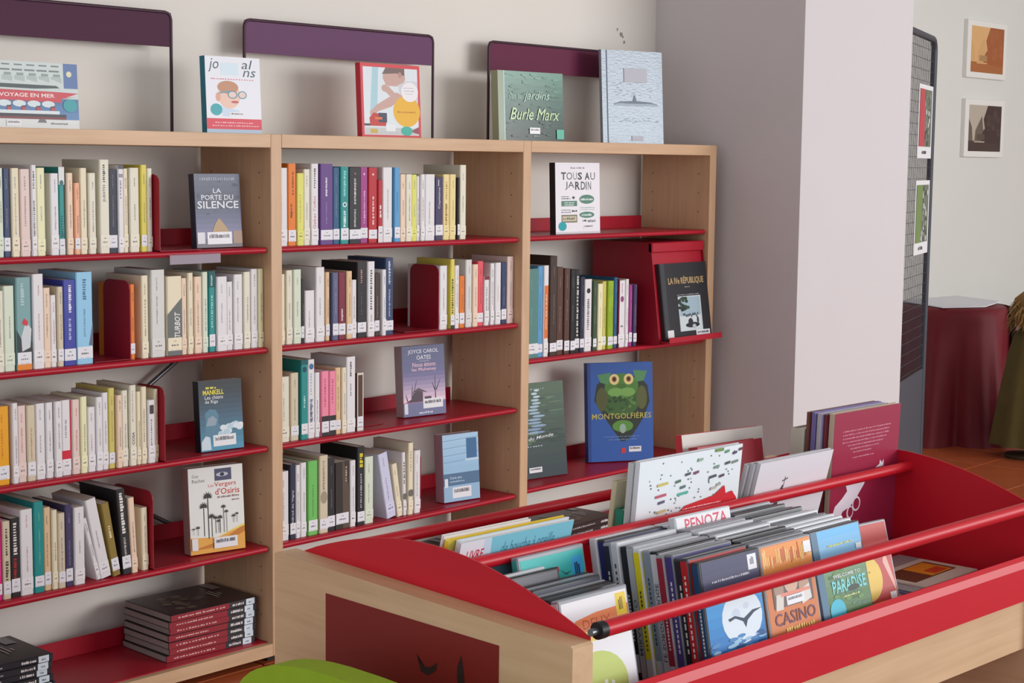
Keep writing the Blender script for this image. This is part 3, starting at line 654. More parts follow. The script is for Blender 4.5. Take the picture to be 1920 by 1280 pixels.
# books standing on top of the bookcase
ZT = 1.3103
def pr_voyage(p):
    p.rect(0, 0, 1, .14, (216, 220, 220)); bands(p, .14, .46, (86, 128, 176), (72, 112, 160), 3); p.rect(0, .46, 1, 1, (196, 208, 206)); p.rect(.87, .62, 1, 1, (84, 112, 164))
    rg = random.Random(6)
    for i in range(7): p.poly([(.1 + i * .11, .70 + .01 * i), (.19 + i * .11, .70), (.19 + i * .11, .78), (.1 + i * .11, .79)], (170, 184, 182)); p.rect(.08 + i * .11, .86, .17 + i * .11, .885, (108, 118, 118)); p.rect(.1 + i * .11, .94, .17 + i * .11, .96, (108, 118, 118)); p.rect(.12 + i * .11, .79, .18 + i * .11, .83, (140, 152, 150))
    p.poly([(0, .61), (.6, .60), (.83, .62), (.8, .655), (0, .67)], (58, 70, 72)); p.oval(.92, .84, .025, .045, (216, 216, 180))
    p.poly([(0, .43), (.84, .40), (.84, .46), (1, .5), (.88, .48), (1, .55), (.84, .56), (0, .585)], (196, 56, 72)); p.text('UN VOYAGE EN MER', .18, .47, .78, .53, (234, 226, 222), .012)
    for i in range(5): p.oval(.2 + .13 * i, .37, .06, .05, (206, 218, 222), 12); p.rect(.22 + .13 * i, .27, .26 + .13 * i, .33, (176, 58, 72)); p.rect(.22 + .13 * i, .32, .26 + .13 * i, .34, (44, 48, 56))
    p.rect(0, .22, .82, .27, (208, 220, 224)); p.rect(0, .17, .88, .22, (40, 40, 48)); p.rect(0, .14, .88, .175, (120, 46, 58)); p.oval(.92, .36, .065, .1, (40, 150, 160)); p.barcode(.34, .03, .47, .12); p.poly([(.62, .09), (.7, .09), (.68, .15), (.64, .14)], (110, 104, 112)); p.marks(.74, .065, .9, .095, (150, 154, 156), 10)
face_book('book', (-0.757, 0.100, ZT), 0.281, 0.146, 0.012, 0, 'wide picture book with a cruise ship standing on the bookcase', (206, 214, 214), (214, 218, 220), pr_voyage, hard=True, lean=3)

def pr_kid(p):
    p.rect(0, 0, 1, .06, (166, 190, 214)); p.rect(0, .05, 1, .19, (208, 40, 66)); p.marks(.15, .13, .85, .145, (236, 180, 190), 16); p.marks(.1, .09, .95, .105, (236, 190, 198), 18)
    C1 = (52, 72, 92)
    p.text('jo', .06, .79, .25, .97, C1, 0, .25); p.text('al', .66, .85, .86, .97, C1, 0, .2); p.text('ns', .68, .745, .92, .83, C1, 0, .25); p.rect(.28, .76, .6, .92, (206, 224, 236)); p.marks(.1, .7, .9, .715, (206, 110, 130), 16)
    p.poly([(.24, .36), (.6, .30), (.58, .22), (.3, .22)], (196, 212, 232))
    p.oval(.42, .49, .2, .17, (228, 190, 172)); p.oval(.4, .60, .19, .085, (186, 132, 100)); p.oval(.22, .47, .045, .06, (214, 160, 140)); p.poly([(.24, .53), (.42, .56), (.42, .54), (.24, .51)], (96, 150, 170))
    for u, r in ((.48, .09), (.66, .08)): p.oval(u, .505, r, .052, (66, 132, 156)); p.oval(u, .505, r * .78, .04, (224, 200, 190))
    p.oval(.52, .41, .07, .016, (184, 78, 84)); p.oval(.18, .305, .105, .078, BLUEST); p.barcode(.42, .215, .68, .275)
face_book('book', (-0.116, 0.100, ZT), 0.166, 0.186, 0.022, -2, 'white book with a child in round glasses standing on the bookcase', (226, 228, 236), (30, 110, 132), pr_kid, lean=3)

def pr_faut(p):
    p.rect(.045, .03, .96, .95, (216, 224, 230)); p.poly([(.14, .3), (.26, .3), (.3, .95), (.2, .95)], (166, 204, 214))
    SK = (196, 160, 150)
    p.oval(.56, .82, .19, .12, SK); p.poly([(.36, .86), (.42, .95), (.74, .95), (.74, .85), (.6, .88)], (112, 92, 88)); p.oval(.48, .76, .08, .06, SK); p.oval(.66, .86, .03, .04, (180, 136, 126))
    p.poly([(.62, .72), (.78, .78), (.96, .78), (.96, .4), (.7, .4)], (204, 204, 212)); p.poly([(.36, .66), (.46, .70), (.6, .58), (.5, .55)], SK); p.oval(.4, .67, .055, .05, SK)
    p.poly([(.6, .62), (.72, .56), (.5, .42), (.28, .35), (.16, .27), (.14, .34), (.26, .44)], SK)
    p.oval(.76, .36, .23, .215, (228, 176, 44)); p.oval(.82, .63, .145, .135, (232, 230, 234)); p.marks(.72, .68, .9, .69, (150, 150, 160), 8); p.marks(.72, .64, .9, .65, (150, 150, 160), 8); p.marks(.74, .60, .88, .61, (170, 170, 180), 7); p.marks(.6, .34, .92, .365, (190, 120, 40), 12)
    p.poly([(.14, .15), (.4, .15), (.42, .30), (.2, .33), (.13, .26)], (190, 50, 44)); p.rect(.28, .2, .42, .33, (56, 60, 84)); p.rect(.22, .24, .34, .27, (222, 110, 50)); p.rect(.045, .15, .14, .18, (64, 62, 76))
    p.rect(.06, .04, .96, .13, (196, 200, 200)); p.rect(.14, .05, .26, .11, (200, 170, 80)); p.rect(.4, .08, .56, .17, (226, 230, 236)); p.oval(.75, .09, .1, .065, (60, 176, 160)); p.poly([(.84, .1), (.96, .15), (.96, .05), (.86, .07)], (150, 70, 90))
face_book('book', (0.396, 0.100, ZT), 0.222, 0.196, 0.020, 0, 'red edged book with a child playing and yellow circle on the bookcase', (206, 62, 72), (190, 44, 60), pr_faut, lean=3)

SILVER = bpy.data.materials.new('embossed_silver'); SILVER.use_nodes = True
def foil(m, rgb, metal, rough, sx, sz, strength):
    nt = m.node_tree; b = nt.nodes['Principled BSDF']
    b.inputs['Base Color'].default_value = lin(rgb) + (1,); b.inputs['Metallic'].default_value = metal; b.inputs['Roughness'].default_value = rough
    tc = nt.nodes.new('ShaderNodeTexCoord'); mp = nt.nodes.new('ShaderNodeMapping'); mp.inputs['Scale'].default_value = (sx, sx, sz)
    n = nt.nodes.new('ShaderNodeTexNoise'); n.inputs['Scale'].default_value = 1; n.inputs['Detail'].default_value = 3
    bp = nt.nodes.new('ShaderNodeBump'); bp.inputs['Strength'].default_value = strength; bp.inputs['Distance'].default_value = 0.002
    nt.links.new(tc.outputs['Object'], mp.inputs['Vector']); nt.links.new(mp.outputs['Vector'], n.inputs['Vector'])
    nt.links.new(n.outputs['Fac'], bp.inputs['Height']); nt.links.new(bp.outputs['Normal'], b.inputs['Normal'])
foil(SILVER, (146, 156, 166), 0.3, 0.42, 60, 160, 0.6)
def pr_burle(p):
    rg = random.Random(8)
    bands(p, 0, 1, (24, 50, 42), (104, 146, 132), 10, .10)
    p.rect(0, 0, .09, 1, (126, 140, 112)); p.rect(.085, 0, .10, 1, (150, 190, 196))
    for i in range(110):
        u = rg.uniform(.14, .96); v = rg.uniform(.03, .97); p.oval(u, v, min(.05, .97 - u, u - .10), rg.uniform(.006, .02), lerp((24, 52, 42), (110, 152, 138), min(1, max(0, v + rg.uniform(-.14, .14)))), 8)
    W = (206, 222, 206)
    p.text('Dans les', .16, .60, .34, .68, (150, 186, 166), 0, .3); p.text('jardins', .38, .56, .78, .72, (176, 208, 190), 0, .35); p.text('Burle Marx', .17, .30, .93, .47, (196, 222, 170), .0, .35)
    p.barcode(.46, .10, .62, .19); p.rect(.88, .03, .995, .17, (70, 176, 150)); p.marks(.52, .06, .62, .075, (150, 160, 156), 4)
face_book('book', (0.960, 0.122, ZT), 0.267, 0.203, 0.030, -5, 'glossy dark green garden book with cursive title on the bookcase', (46, 84, 68), (148, 152, 122), pr_burle, lean=3, rough=0.18)
sb = face_book('book', (1.472, 0.145, ZT), 0.243, 0.294, 0.014, -15, 'tall silver embossed book standing at the end of the bookcase', (190, 200, 208), (126, 128, 138), lambda p: None, lean=4, hard=True)
for ch in list(sb.children):
    if ch.name.startswith('cover_print'):
        ch.data.materials[0] = SILVER
em = MB()
SL = mat((138, 148, 160), 0.45, metal=0.2); SL2 = mat((172, 172, 182), 0.5, metal=0.1); SD = mat((104, 112, 126), 0.5, metal=0.2)
W_, H_ = 0.243, 0.294
em.bbox((.08 * W_, -0.0016, .0), (.095 * W_, -0.0002, H_), SD, 0.0003)
em.bbox((.36 * W_, -0.0022, .66 * H_), (.74 * W_, -0.0004, .81 * H_), SL2, 0.0005)
for v in (.42,): em.bbox((.20 * W_, -0.0016, (v - .012) * H_), (.9 * W_, -0.0003, (v + .012) * H_), SL, 0.0004)
em.poly([(.16 * W_, -.0018, .42 * H_), (.3 * W_, -.0018, .45 * H_), (.5 * W_, -.0018, .46 * H_), (.53 * W_, -.0018, .53 * H_), (.56 * W_, -.0018, .46 * H_), (.8 * W_, -.0018, .45 * H_), (.92 * W_, -.0018, .42 * H_), (.8 * W_, -.0018, .435 * H_), (.55 * W_, -.0018, .43 * H_), (.3 * W_, -.0018, .435 * H_)], [tuple(range(10))], SD)
rg = random.Random(1)
for i in range(60):
    u = rg.uniform(.16, .92); v = rg.choice([rg.uniform(.5, .66), rg.uniform(.22, .28)]); em.bbox((u * W_, -0.0013, v * H_), ((u + rg.uniform(.02, .06)) * W_, -0.0003, (v + .006) * H_), rg.choice([SL, SL2]), 0.0003)
em.bbox((.47 * W_, -0.002, .03 * H_), (.66 * W_, -0.0004, .08 * H_), SL2, 0.0004)
em.build('embossing', sb)

# piles of flat books on the bottom shelves
def flat_book(loc, w, d, th, rotz, label, group, spine, top, seed, show_top, red_spine, lbl=True):
    rg = random.Random(seed)
    t = thing('book', label, 'book', loc, (0, 0, R(rotz)), group)
    bt = 0.0012; k = 0.0015
    pr = [(0, k), (k, 0), (0.0 + k, 0), (d, 0)]
    m = MB()
    prof = [(k, 0), (d, 0), (d, bt), (bt + k, bt), (bt + k, th - bt), (d, th - bt), (d, th), (k, th), (0, th - k), (0, k)]   # (y, z), spine at y = 0
    m.extrude(prof, 0, 0, w, mat(spine, 0.3))
    m.build('cover', t)
    MB().box((0.001, bt + k, bt), (w - 0.001, d - 0.002, th - bt), mat((150, 138, 134), 0.8, noise=0.2, scale=200)).build('pages', t)
    p = Print(w, th, 0.3)
    if red_spine:
        p.rect(0, 0.04, .66, .96, (138, 26, 40)); p.rect(.66, 0.04, 1, .96, (44, 40, 44))
    a = rg.uniform(.3, .5)
    p.marks(.08, .38, a + .15, .62, (206, 170, 166) if red_spine else (170, 168, 170), 14, False, rg)
    p.marks(.70, .3, .84, .7, (220, 216, 214), 7, False, rg)
    sp_ = p.build('spine_print', t); sp_['kind'] = 'stuff'
    if lbl:
        q = Print(w, th, 0.5); q.n = 6
        q.rect(.86, .02, .96, .98, (214, 226, 236)); q.marks(.89, .3, .93, .6, (110, 116, 124), 3, False, rg)
        q.build('spine_label', t)
    if show_top:
        tp = MB(); z = th + 0.0003
        def q4(x0, y0, x1, y1, c, dz): tp.poly([(x0 * w, y0 * d, z + dz), (x1 * w, y0 * d, z + dz), (x1 * w, y1 * d, z + dz), (x0 * w, y1 * d, z + dz)], [(0, 1, 2, 3)], mat(c, 0.3))
        q4(0.01, 0.01, .99, .99, top, 0)
        if red_spine is not None:
            rr = random.Random(seed + 1)
            for i in range(26):
                cx, cy = .38 + rr.uniform(-.22, .2), .45 + rr.uniform(-.3, .3)
                tp.poly([((cx + .05 * math.cos(a)) * w, (cy + .06 * math.sin(a)) * d, z + 0.0001 + 0.00004 * i) for a in [j * math.pi / 4 for j in range(8)]], [tuple(range(8))], mat(rr.choice([(82, 64, 58), (96, 84, 70), (64, 48, 50), (112, 100, 80)]), 0.3))
            for i in range(3): q4(.66, .3 + .1 * i, .74, .62 + .06 * i, (176, 172, 170), .0015 - .0002 * i) if False else None
            for i, (y0, y1) in enumerate(((.30, .58), (.36, .62), (.40, .5))): q4(.70 + .045 * i, y0, .715 + .045 * i, y1, (190, 186, 184), .0014)
            q4(.82, .66, .93, .95, (150, 150, 154), .0014)
        tp.build('cover_print', t)
    return t
for i in range(7):
    flat_book((-0.288 + 0.004 * math.sin(i * 2.1) + 0.0035 * i * (1 if i < 3 else 0.5), 0.050 + 0.003 * math.cos(i * 1.7), 0.0343 + i * 0.0166), 0.262, 0.196, 0.0163, -2 + random.uniform(-.7, .7),
              'dark red spined book lying flat, %s from the bottom of its pile' % ORD[i], 'pile of dark red books', (50, 40, 44), (62, 46, 48), 40 + i, i == 6, True)
for i in range(6):
    flat_book((-0.868 + 0.003 * math.sin(i * 1.3), 0.054 + 0.003 * math.cos(i * 2.3), 0.0343 + i * 0.0160), 0.262, 0.195, 0.0157, -2 + random.uniform(-.8, .8),
              'black spined book lying flat, %s from the bottom of its pile' % ORD[i], 'pile of black books', (38, 38, 44), (44, 44, 50), 60 + i, i == 5, False)
for i in range(5):
    flat_book((1.19 + 0.003 * math.sin(i), 0.04 + 0.003 * math.cos(i * 2), 0.0343 + i * 0.020), 0.27, 0.20, 0.0197, 3 + random.uniform(-1, 1),
              'dark brown book lying flat in the end bay, %s from the bottom' % ORD[i], 'pile of brown books in the end bay', (58, 44, 44), (64, 48, 46), 80 + i, i == 4, False, False)
for i in range(5):
    flat_book((0.60 + 0.003 * math.sin(i), 0.05 + 0.003 * math.cos(i * 2), 0.0343 + i * 0.019), 0.24, 0.19, 0.0187, 1 + random.uniform(-1, 1),
              'dark book lying flat in the middle bay, %s from the bottom' % ORD[i], 'pile of dark books in the middle bay', (52, 42, 42), (60, 46, 44), 90 + i, i == 4, False, False)

# ================================================================ BROWSER BIN
BO = Vector((-1.114, -1.905, 0.0)); BA = R(-3.0)
def B(s, t, z=0.0):
    return (BO.x + s * math.cos(BA) - t * math.sin(BA), BO.y + s * math.sin(BA) + t * math.cos(BA), z)
bn = thing('browser_bin', 'beech and red metal browser bin full of albums and films', 'book bin', (BO.x, BO.y, FZ), (0, 0, BA))
ZW = 0.66 - FZ; BWID = 0.602; S1 = 1.19; TF = 0.516
def zz(z): return z - FZ
def rise(t): return ZW + 0.013 * t / BWID
def end_panel(s0, s1):
    return MB().extrude([(0, 0), (BWID, 0), (BWID, rise(BWID) - 0.003), (BWID - 0.004, rise(BWID)), (0.004, ZW), (0, ZW - 0.003)], 0, s0, s1, WOOD_Y).build('end_panel', bn)
ep = end_panel(0.0, 0.037)
end_panel(S1, S1 + 0.037)
# inset panel: a red brown plate set into the end, framed by a shadow joint
ip = MB().box((-0.0012, 0.128, 0.30), (0.001, 0.480, zz(0.634)), mat((122, 34, 30), 0.4)).build('inset_panel', ep)
bird = MB(); BK = mat((44, 26, 24), 0.6)
def sil(pts):
    bird.poly([(-0.0016, t, zz(z)) for t, z in pts], [tuple(range(len(pts)))], BK)
sil([(.284, .589), (.281, .580), (.268, .575), (.256, .577), (.243, .586), (.246, .574), (.262, .564), (.276, .567)])
sil([(.197, .607), (.204, .590), (.205, .577), (.203, .566), (.210, .556), (.212, .530), (.170, .530), (.180, .556), (.190, .570), (.193, .590)])
bird.build('silhouette', ep)
# curved red end cheeks
def cheek(s0, s1):
    pr = [(0.006, zz(0.50))]
    pr += [(0.006 + (BWID - 0.03) * i / 20, zz(0.663) + 0.010 * i / 20 + 0.062 * math.sin(math.pi * i / 20) ** 0.9) for i in range(21)]
    pr += [(BWID - 0.024, zz(0.50))]
    return MB().extrude(pr, 0, s0, s1, RED_BIN).build('end_cheek', bn)
cheek(0.0372, 0.0395); cheek(S1 - 0.0025, S1 - 0.0002)
def rail(t, z, s0, s1, r=0.0105):
    return MB().tube([(s0, t, zz(z)), (s1, t, zz(z))], r, RED_BIN, 14).build('rail_tube', bn)
BLK = mat((28, 28, 32), 0.45)
fr = rail(0.004, 0.670, 0.060, S1 - 0.02)
for a, b in ((0.048, 0.0605), (S1 - 0.0205, S1 - 0.012)):
    MB().tube([(a, 0.004, zz(0.670)), (b, 0.004, zz(0.670))], 0.0112, BLK, 14).build('end_cap', fr)
for a, b in ((0.036, 0.049), (S1 - 0.013, S1)):
    MB().tube([(a, 0.004, zz(0.670)), (b, 0.004, zz(0.670))], 0.005, STEEL, 10).build('rail_pin', fr)
rail(0.262, 0.702, 0.0395, S1 - 0.0025, 0.0095)
rail(0.556, 0.671, 0.0395, S1 - 0.0025, 0.0095)
MB().bbox((0.283, 0.254, zz(TF)), (0.296, 0.268, zz(0.700)), RED_BIN, 0.0015).build('divider_post', bn)
MB().box((0.0395, 0.264, zz(TF)), (S1 - 0.0025, 0.267, zz(0.570)), RED_BIN).build('divider_plate', bn)
MB().box((0.0395, 0.012, zz(TF - 0.006)), (S1 - 0.0025, BWID - 0.02, zz(TF)), RED_BIN).build('tray_floor', bn)
ft = MB()
ft.extrude([(0.0, zz(0.508)), (0.010, zz(0.508)), (0.016, zz(0.582)), (0.010, zz(0.584)), (0.004, zz(0.578)), (0.0, zz(0.566))], 0, 0.0395, S1 - 0.0025, RED_BIN)
ft.build('front_tray_wall', bn)
MB().box((0.0395, BWID - 0.02, zz(0.50)), (S1 - 0.0025, BWID - 0.017, zz(0.60)), RED_BIN).build('rear_tray_wall', bn)
MB().bbox((0.037, 0.018, zz(0.412)), (S1, 0.04, zz(0.508)), WOOD_X, 0.001).build('front_rail', bn)
MB().bbox((0.037, BWID - 0.04, zz(0.412)), (S1, BWID - 0.018, zz(0.50)), WOOD_X, 0.001).build('rear_rail', bn)

def yprint(w, d, h):
    return Print(w, h, 0.3)
CASES = {'clear': (150, 152, 160), 'grey': (120, 122, 128), 'black': (40, 40, 44), 'white': (206, 208, 214), 'dark': (62, 64, 70)}
def dvd(s, t, z, lean, label, group, case='black', spine=(60, 60, 66), front=None, w=0.135, h=0.19, th=0.0138, yaw=0.0, title=True, tilt=0.0, seed=0, plate=True):
    rg = random.Random(seed)
    o = thing('dvd_case', label, 'film case', B(s, t, z + th * math.sin(R(lean)) + 0.0003), (R(-lean), R(tilt), BA + R(yaw)), group)
    cc = CASES[case]
    MB().bbox((0, 0, 0), (w, th, h), mat(cc, 0.28), 0.0016).build('case', o)
    sl = MB(); sl.box((-0.0004, 0.0016, 0.006), (0.0, th - 0.0016, h - 0.004), mat(spine, 0.3))
    if title:
        ink = mat((214, 212, 208) if lum(spine) < 130 else (66, 64, 70), 0.4)
        z0 = h * rg.uniform(.25, .35); z1 = h * rg.uniform(.62, .9); y0 = th * .40; n = rg.randint(9, 15)
        for i in range(n):
            a = z0 + (z1 - z0) * i / n; b = a + (z1 - z0) / n * rg.uniform(.5, .8)
            sl.poly([(-0.0007, y0, a), (-0.0007, y0 + th * .2, a), (-0.0007, y0 + th * .2, b), (-0.0007, y0, b)], [(0, 3, 2, 1)], ink)
        if plate:
            sl.poly([(-0.0008, th * .12, .010), (-0.0008, th * .88, .010), (-0.0008, th * .88, .036), (-0.0008, th * .12, .036)], [(0, 3, 2, 1)], mat((186, 192, 202), 0.35))
    sl.build('sleeve_spine', o)
    p = Print(w, h, 0.4)
    if front: front(p)
    else: p.rect(.03, .02, .97, .98, spine)
    p.build('sleeve_front', o)
    return o
def dtitle(o, txt, c, th, h, z0, z1):
    V, F = glyphs(txt, 0.008)
    MB().poly([(-0.0010, th * .72 - y * th * .46, z0 * h + x * (z1 - z0) * h) for x, y in V], F, mat(c, 0.4)).build('title', o)

class Raised:
    def __init__(s, p, v0): s.p = p; s.v0 = v0; s.n = 0
    def f(s, v): return s.v0 + (1 - s.v0) * v
    def oval(s, u, v, a, b, c, n=20): s.p.oval(u, s.f(v), a, b * (1 - s.v0 * .6), c, n)
    def poly(s, q, c): s.p.poly([(u, s.f(v)) for u, v in q], c)
    def rect(s, a, b, c_, d, c): s.p.rect(a, s.f(b), c_, s.f(d), c)
    def marks(s, a, b, c_, d, c, n): s.p.marks(a, s.f(b), c_, s.f(d), c, n)
    def barcode(s, a, b, c_, d): s.p.barcode(a, s.f(b), c_, s.f(d))
    def text(s, t, a, b, c_, d, c, bold=0.0, shear=0.0): s.p.text(t, a, s.f(b), c_, s.f(d), c, bold, shear)
def f_teal(p):
    p.rect(.03, .02, .97, .97, (60, 184, 180)); p.poly([(.72, .02), (.97, .02), (.97, .80), (.82, .78)], (170, 156, 70)); p.oval(.88, .72, .06, .05, (196, 184, 70)); p.rect(.78, .68, .95, .92, (64, 168, 224)); p.marks(.82, .74, .9, .88, (30, 60, 90), 3)
    p.oval(.55, .85, .035, .025, (196, 50, 70)); p.poly([(.58, .85), (.68, .81), (.78, .82), (.68, .795)], (60, 90, 100)); p.oval(.86, .55, .08, .05, (206, 196, 80))
def f_deux(p):
    p.rect(.03, .02, .97, .97, (232, 232, 236)); p.poly([(.1, .72), (.97, .72), (.97, .86), (.5, .85), (.2, .82)], (232, 132, 80)); p.text('DEUX', .30, .74, .70, .81, (190, 80, 50)); p.rect(.03, .64, .97, .72, (234, 206, 96))
    p.rect(.8, .78, .95, .95, (236, 206, 60)); p.marks(.84, .82, .91, .93, (110, 90, 30), 3); p.oval(.42, .30, .42, .26, (190, 206, 110)); p.poly([(.52, .1), (.60, .1), (.64, .3), (.60, .32)], (232, 236, 220)); p.poly([(.44, .1), (.54, .1), (.54, .33), (.5, .33)], (232, 236, 220))
EXTRA = (('white', 0.046, 0.1850), ('black', 0.058, 0.1706))
# the group next to the curved end: covers lie against the viewer's side
GL = 'film cases beside the curved bin end'
left = ['black', 'clear', 'dark', 'clear', 'black', 'dark', 'grey']
dvd(0.143, 0.1995, TF, 12, 'film case with turquoise cover leaning under the middle rail', GL, 'clear', (70, 170, 168), f_teal)
for i, c in enumerate(left):
    dvd(0.104 - 0.0052 * i, 0.1560 - 0.0147 * i, TF, 12, '%s film case, %s behind the orange and yellow cover' % (c, ORD[len(left) - 1 - i]), GL, c, random.Random(i).choice([(70, 72, 90), (150, 150, 156), (60, 60, 64)]), seed=100 + i, h=0.163 + 0.002 * (i % 3))
for i, (c, s_, t_) in enumerate(EXTRA):
    dvd(s_, t_, TF, 12, '%s film case, %s in front of the turquoise cover' % (c, ORD[i]), GL, c, (110, 110, 118), seed=120 + i, h=0.175)
dvd(0.066, 0.0530, TF, 12, 'film case with white, orange and yellow cover beside the curved end', GL, 'clear', (226, 226, 230), f_deux, h=0.172)

def f_moon(p):
    p.rect(.03, .02, .97, .98, (30, 84, 140))
    p = Raised(p, .27)
    bands(p, .02, .62, (36, 112, 180), (52, 150, 214), 6, .03, .97); bands(p, .62, .98, (70, 72, 104), (58, 60, 96), 3, .03, .97)
    p.marks(.18, .76, .82, .785, (190, 192, 206), 20); p.rect(.8, .80, .95, .955, (226, 228, 234)); p.marks(.84, .85, .91, .93, (110, 112, 124), 3)
    p.oval(.60, .36, .34, .235, (214, 224, 234)); p.oval(.5, .4, .07, .05, (196, 208, 222)); p.oval(.68, .46, .05, .03, (196, 208, 222))
    p.poly([(.36, .37), (.48, .385), (.62, .34), (.78, .40), (.95, .40), (.80, .37), (.68, .31), (.64, .24), (.60, .31), (.48, .36), (.38, .34)], (40, 60, 84))
    rg = random.Random(12)
    for i in range(26): p.oval(rg.uniform(.08, .92), rg.uniform(.05, .18), .07, .016, rg.choice([(70, 130, 186), (30, 84, 140), (150, 190, 220)]), 8)
def f_casino(p):
    p.rect(.03, .02, .97, .98, (200, 116, 64))
    p = Raised(p, .27)
    p.rect(.03, .02, .97, .98, (206, 120, 70)); p.rect(.03, .68, .97, .97, (224, 142, 66))
    rg = random.Random(13)
    for i in range(30): p.rect(.06 + .9 * i / 30, .74 + rg.uniform(0, .06), .075 + .9 * i / 30, .9 + rg.uniform(-.05, .06), rg.choice([(236, 196, 96), (196, 84, 50), (240, 214, 150)]))
    p.rect(.14, .32, .9, .68, (104, 86, 84)); p.oval(.5, .56, .13, .1, (212, 172, 150)); p.oval(.5, .62, .15, .06, (120, 80, 56)); p.oval(.26, .52, .09, .1, (170, 140, 124)); p.oval(.74, .5, .1, .1, (186, 150, 130)); p.poly([(.16, .3), (.3, .3), (.34, .46), (.2, .46)], (212, 206, 196)); p.poly([(.66, .3), (.86, .34), (.84, .5), (.7, .46)], (216, 212, 206))
    p.rect(.28, .43, .84, .465, (224, 140, 120)); p.barcode(.38, .33, .72, .425); p.rect(.83, .82, .97, .94, (226, 226, 230)); p.text('CASINO', .12, .14, .9, .27, (110, 70, 90), .01); p.marks(.3, .06, .86, .11, (236, 196, 110), 12)
def f_par(p):
    p.rect(.03, .02, .97, .98, (66, 104, 58))
    p = Raised(p, .27)
    bands(p, .62, .98, (140, 190, 226), (96, 176, 226), 4, .14, .97); p.rect(.02, .02, .14, .98, (70, 110, 140)); bands(p, .02, .62, (72, 110, 60), (110, 146, 110), 5, .14, .97)
    rg = random.Random(14)
    for i in range(30): p.oval(rg.uniform(.2, .9), rg.uniform(.06, .55), .06, .02, rg.choice([(60, 100, 50), (96, 136, 70), (70, 110, 84)]), 8)
    p.marks(.3, .79, .8, .81, (214, 214, 110), 16); p.text('PARADISE', .26, .28, .92, .42, (120, 206, 214), .02); p.marks(.42, .22, .76, .24, (206, 214, 150), 10); p.text('WELCOME TO', .30, .445, .84, .48, (226, 232, 236), .01)
    p.oval(.3, .10, .15, .11, (54, 176, 200)); p.oval(.66, .3, .12, .03, (40, 56, 40)); p.rect(.84, .70, .95, .76, (226, 230, 236))
GM = 'film cases behind the moon cover'
mid = [('white', (206, 206, 212)), ('dark', (50, 52, 110)), ('clear', (44, 46, 60)), ('white', (196, 196, 202)), ('black', (44, 40, 46)), ('clear', (176, 178, 182)), ('white', (222, 206, 40)), ('clear', (130, 146, 160)), ('black', (196, 198, 204)), ('clear', (150, 44, 60)), ('grey', (72, 62, 124)), ('dark', (48, 44, 52)), ('dark', (176, 40, 44))]
for i, (c, sp) in enumerate(mid):
    o = dvd(0.302 + 0.003 * math.sin(i * 1.9), 0.0146 + 0.0143 * (13 - i), TF, 11, '%s film case, %s behind the moon cover' % (c if i not in (6, 12) else ('yellow spined' if i == 6 else 'red spined'), ORD[len(mid) - 1 - i]), GM, c, sp, seed=200 + i, title=i not in (5, 8), h=0.1925 + 0.002 * math.sin(i * 2.7))
    if i == 5: dtitle(o, 'MIRACOLO', (96, 96, 102), 0.0138, 0.19, .2, .62)
    if i == 8: dtitle(o, 'LE SORGO ROUGE', (80, 80, 88), 0.0138, 0.19, .2, .78)
dvd(0.306, 0.0146, TF, 11, 'film case with a bird flying before a big moon', GM, 'dark', (40, 74, 110), f_moon, seed=230)
GC = 'film cases behind the orange cover'
rgc = random.Random(21)
for i in range(13):
    c = rgc.choice(['clear', 'grey', 'black', 'white', 'clear', 'dark'])
    fr_ = None
    if i == 0:
        c = 'white'
        fr_ = lambda p: (p.rect(.02, .02, .98, .98, (228, 226, 230)), p.text('PENOZA', .16, .885, .92, .975, (206, 48, 84), .015))
        dvd(0.4450, 0.0140 + 0.0150 * 10, TF, 12, 'white film case with pink lettering standing tallest under the middle rail', GC, c, (214, 214, 220), fr_, seed=300, h=0.208)
        continue
    if i == 3: continue
    dvd(0.4425 + rgc.uniform(0, .0025), 0.0140 + 0.0150 * (13 - i), TF, 12, '%s film case, %s behind the orange casino cover' % (c, ORD[12 - i]), GC, c, (90, 92, 100), seed=300 + i, h=0.191 + rgc.uniform(0, .004))
dvd(0.446, 0.0140, TF, 12, 'orange film case with casino title', GC, 'clear', (186, 110, 56), f_casino, seed=320, w=0.128)
GP = 'film cases behind the green paradise cover'
for i in range(11):
    c = rgc.choice(['clear', 'grey', 'black', 'white', 'white', 'dark'])
    dvd(0.5815 + rgc.uniform(0, .003), 0.0150 + 0.0153 * (11 - i), TF, 14, '%s film case, %s behind the green paradise cover' % (c, ORD[10 - i]), GP, c, (96, 98, 104), seed=340 + i, h=0.191 + rgc.uniform(0, .004))
dvd(0.5812, 0.0150, TF, 14, 'film case with sky and green field, paradise title', GP, 'dark', (60, 100, 130), f_par, seed=360)
def f_red(p):
    p.rect(.03, .02, .97, .98, (186, 52, 48)); p.oval(.42, .47, .3, .22, (226, 190, 74)); p.marks(.3, .52, .52, .54, (150, 110, 40), 4); p.rect(.82, .2, .95, .3, (230, 226, 226)); p.poly([(.78, .6), (.95, .3), (.95, .4), (.84, .72)], (226, 170, 160)); p.marks(.55, .06, .9, .1, (226, 170, 160), 9)
dvd(0.7225, 0.062, TF, 16, 'red film case with a yellow disc beside the green field cover', GP, 'clear', (180, 60, 54), f_red, seed=370, w=0.126, h=0.166, yaw=-4)
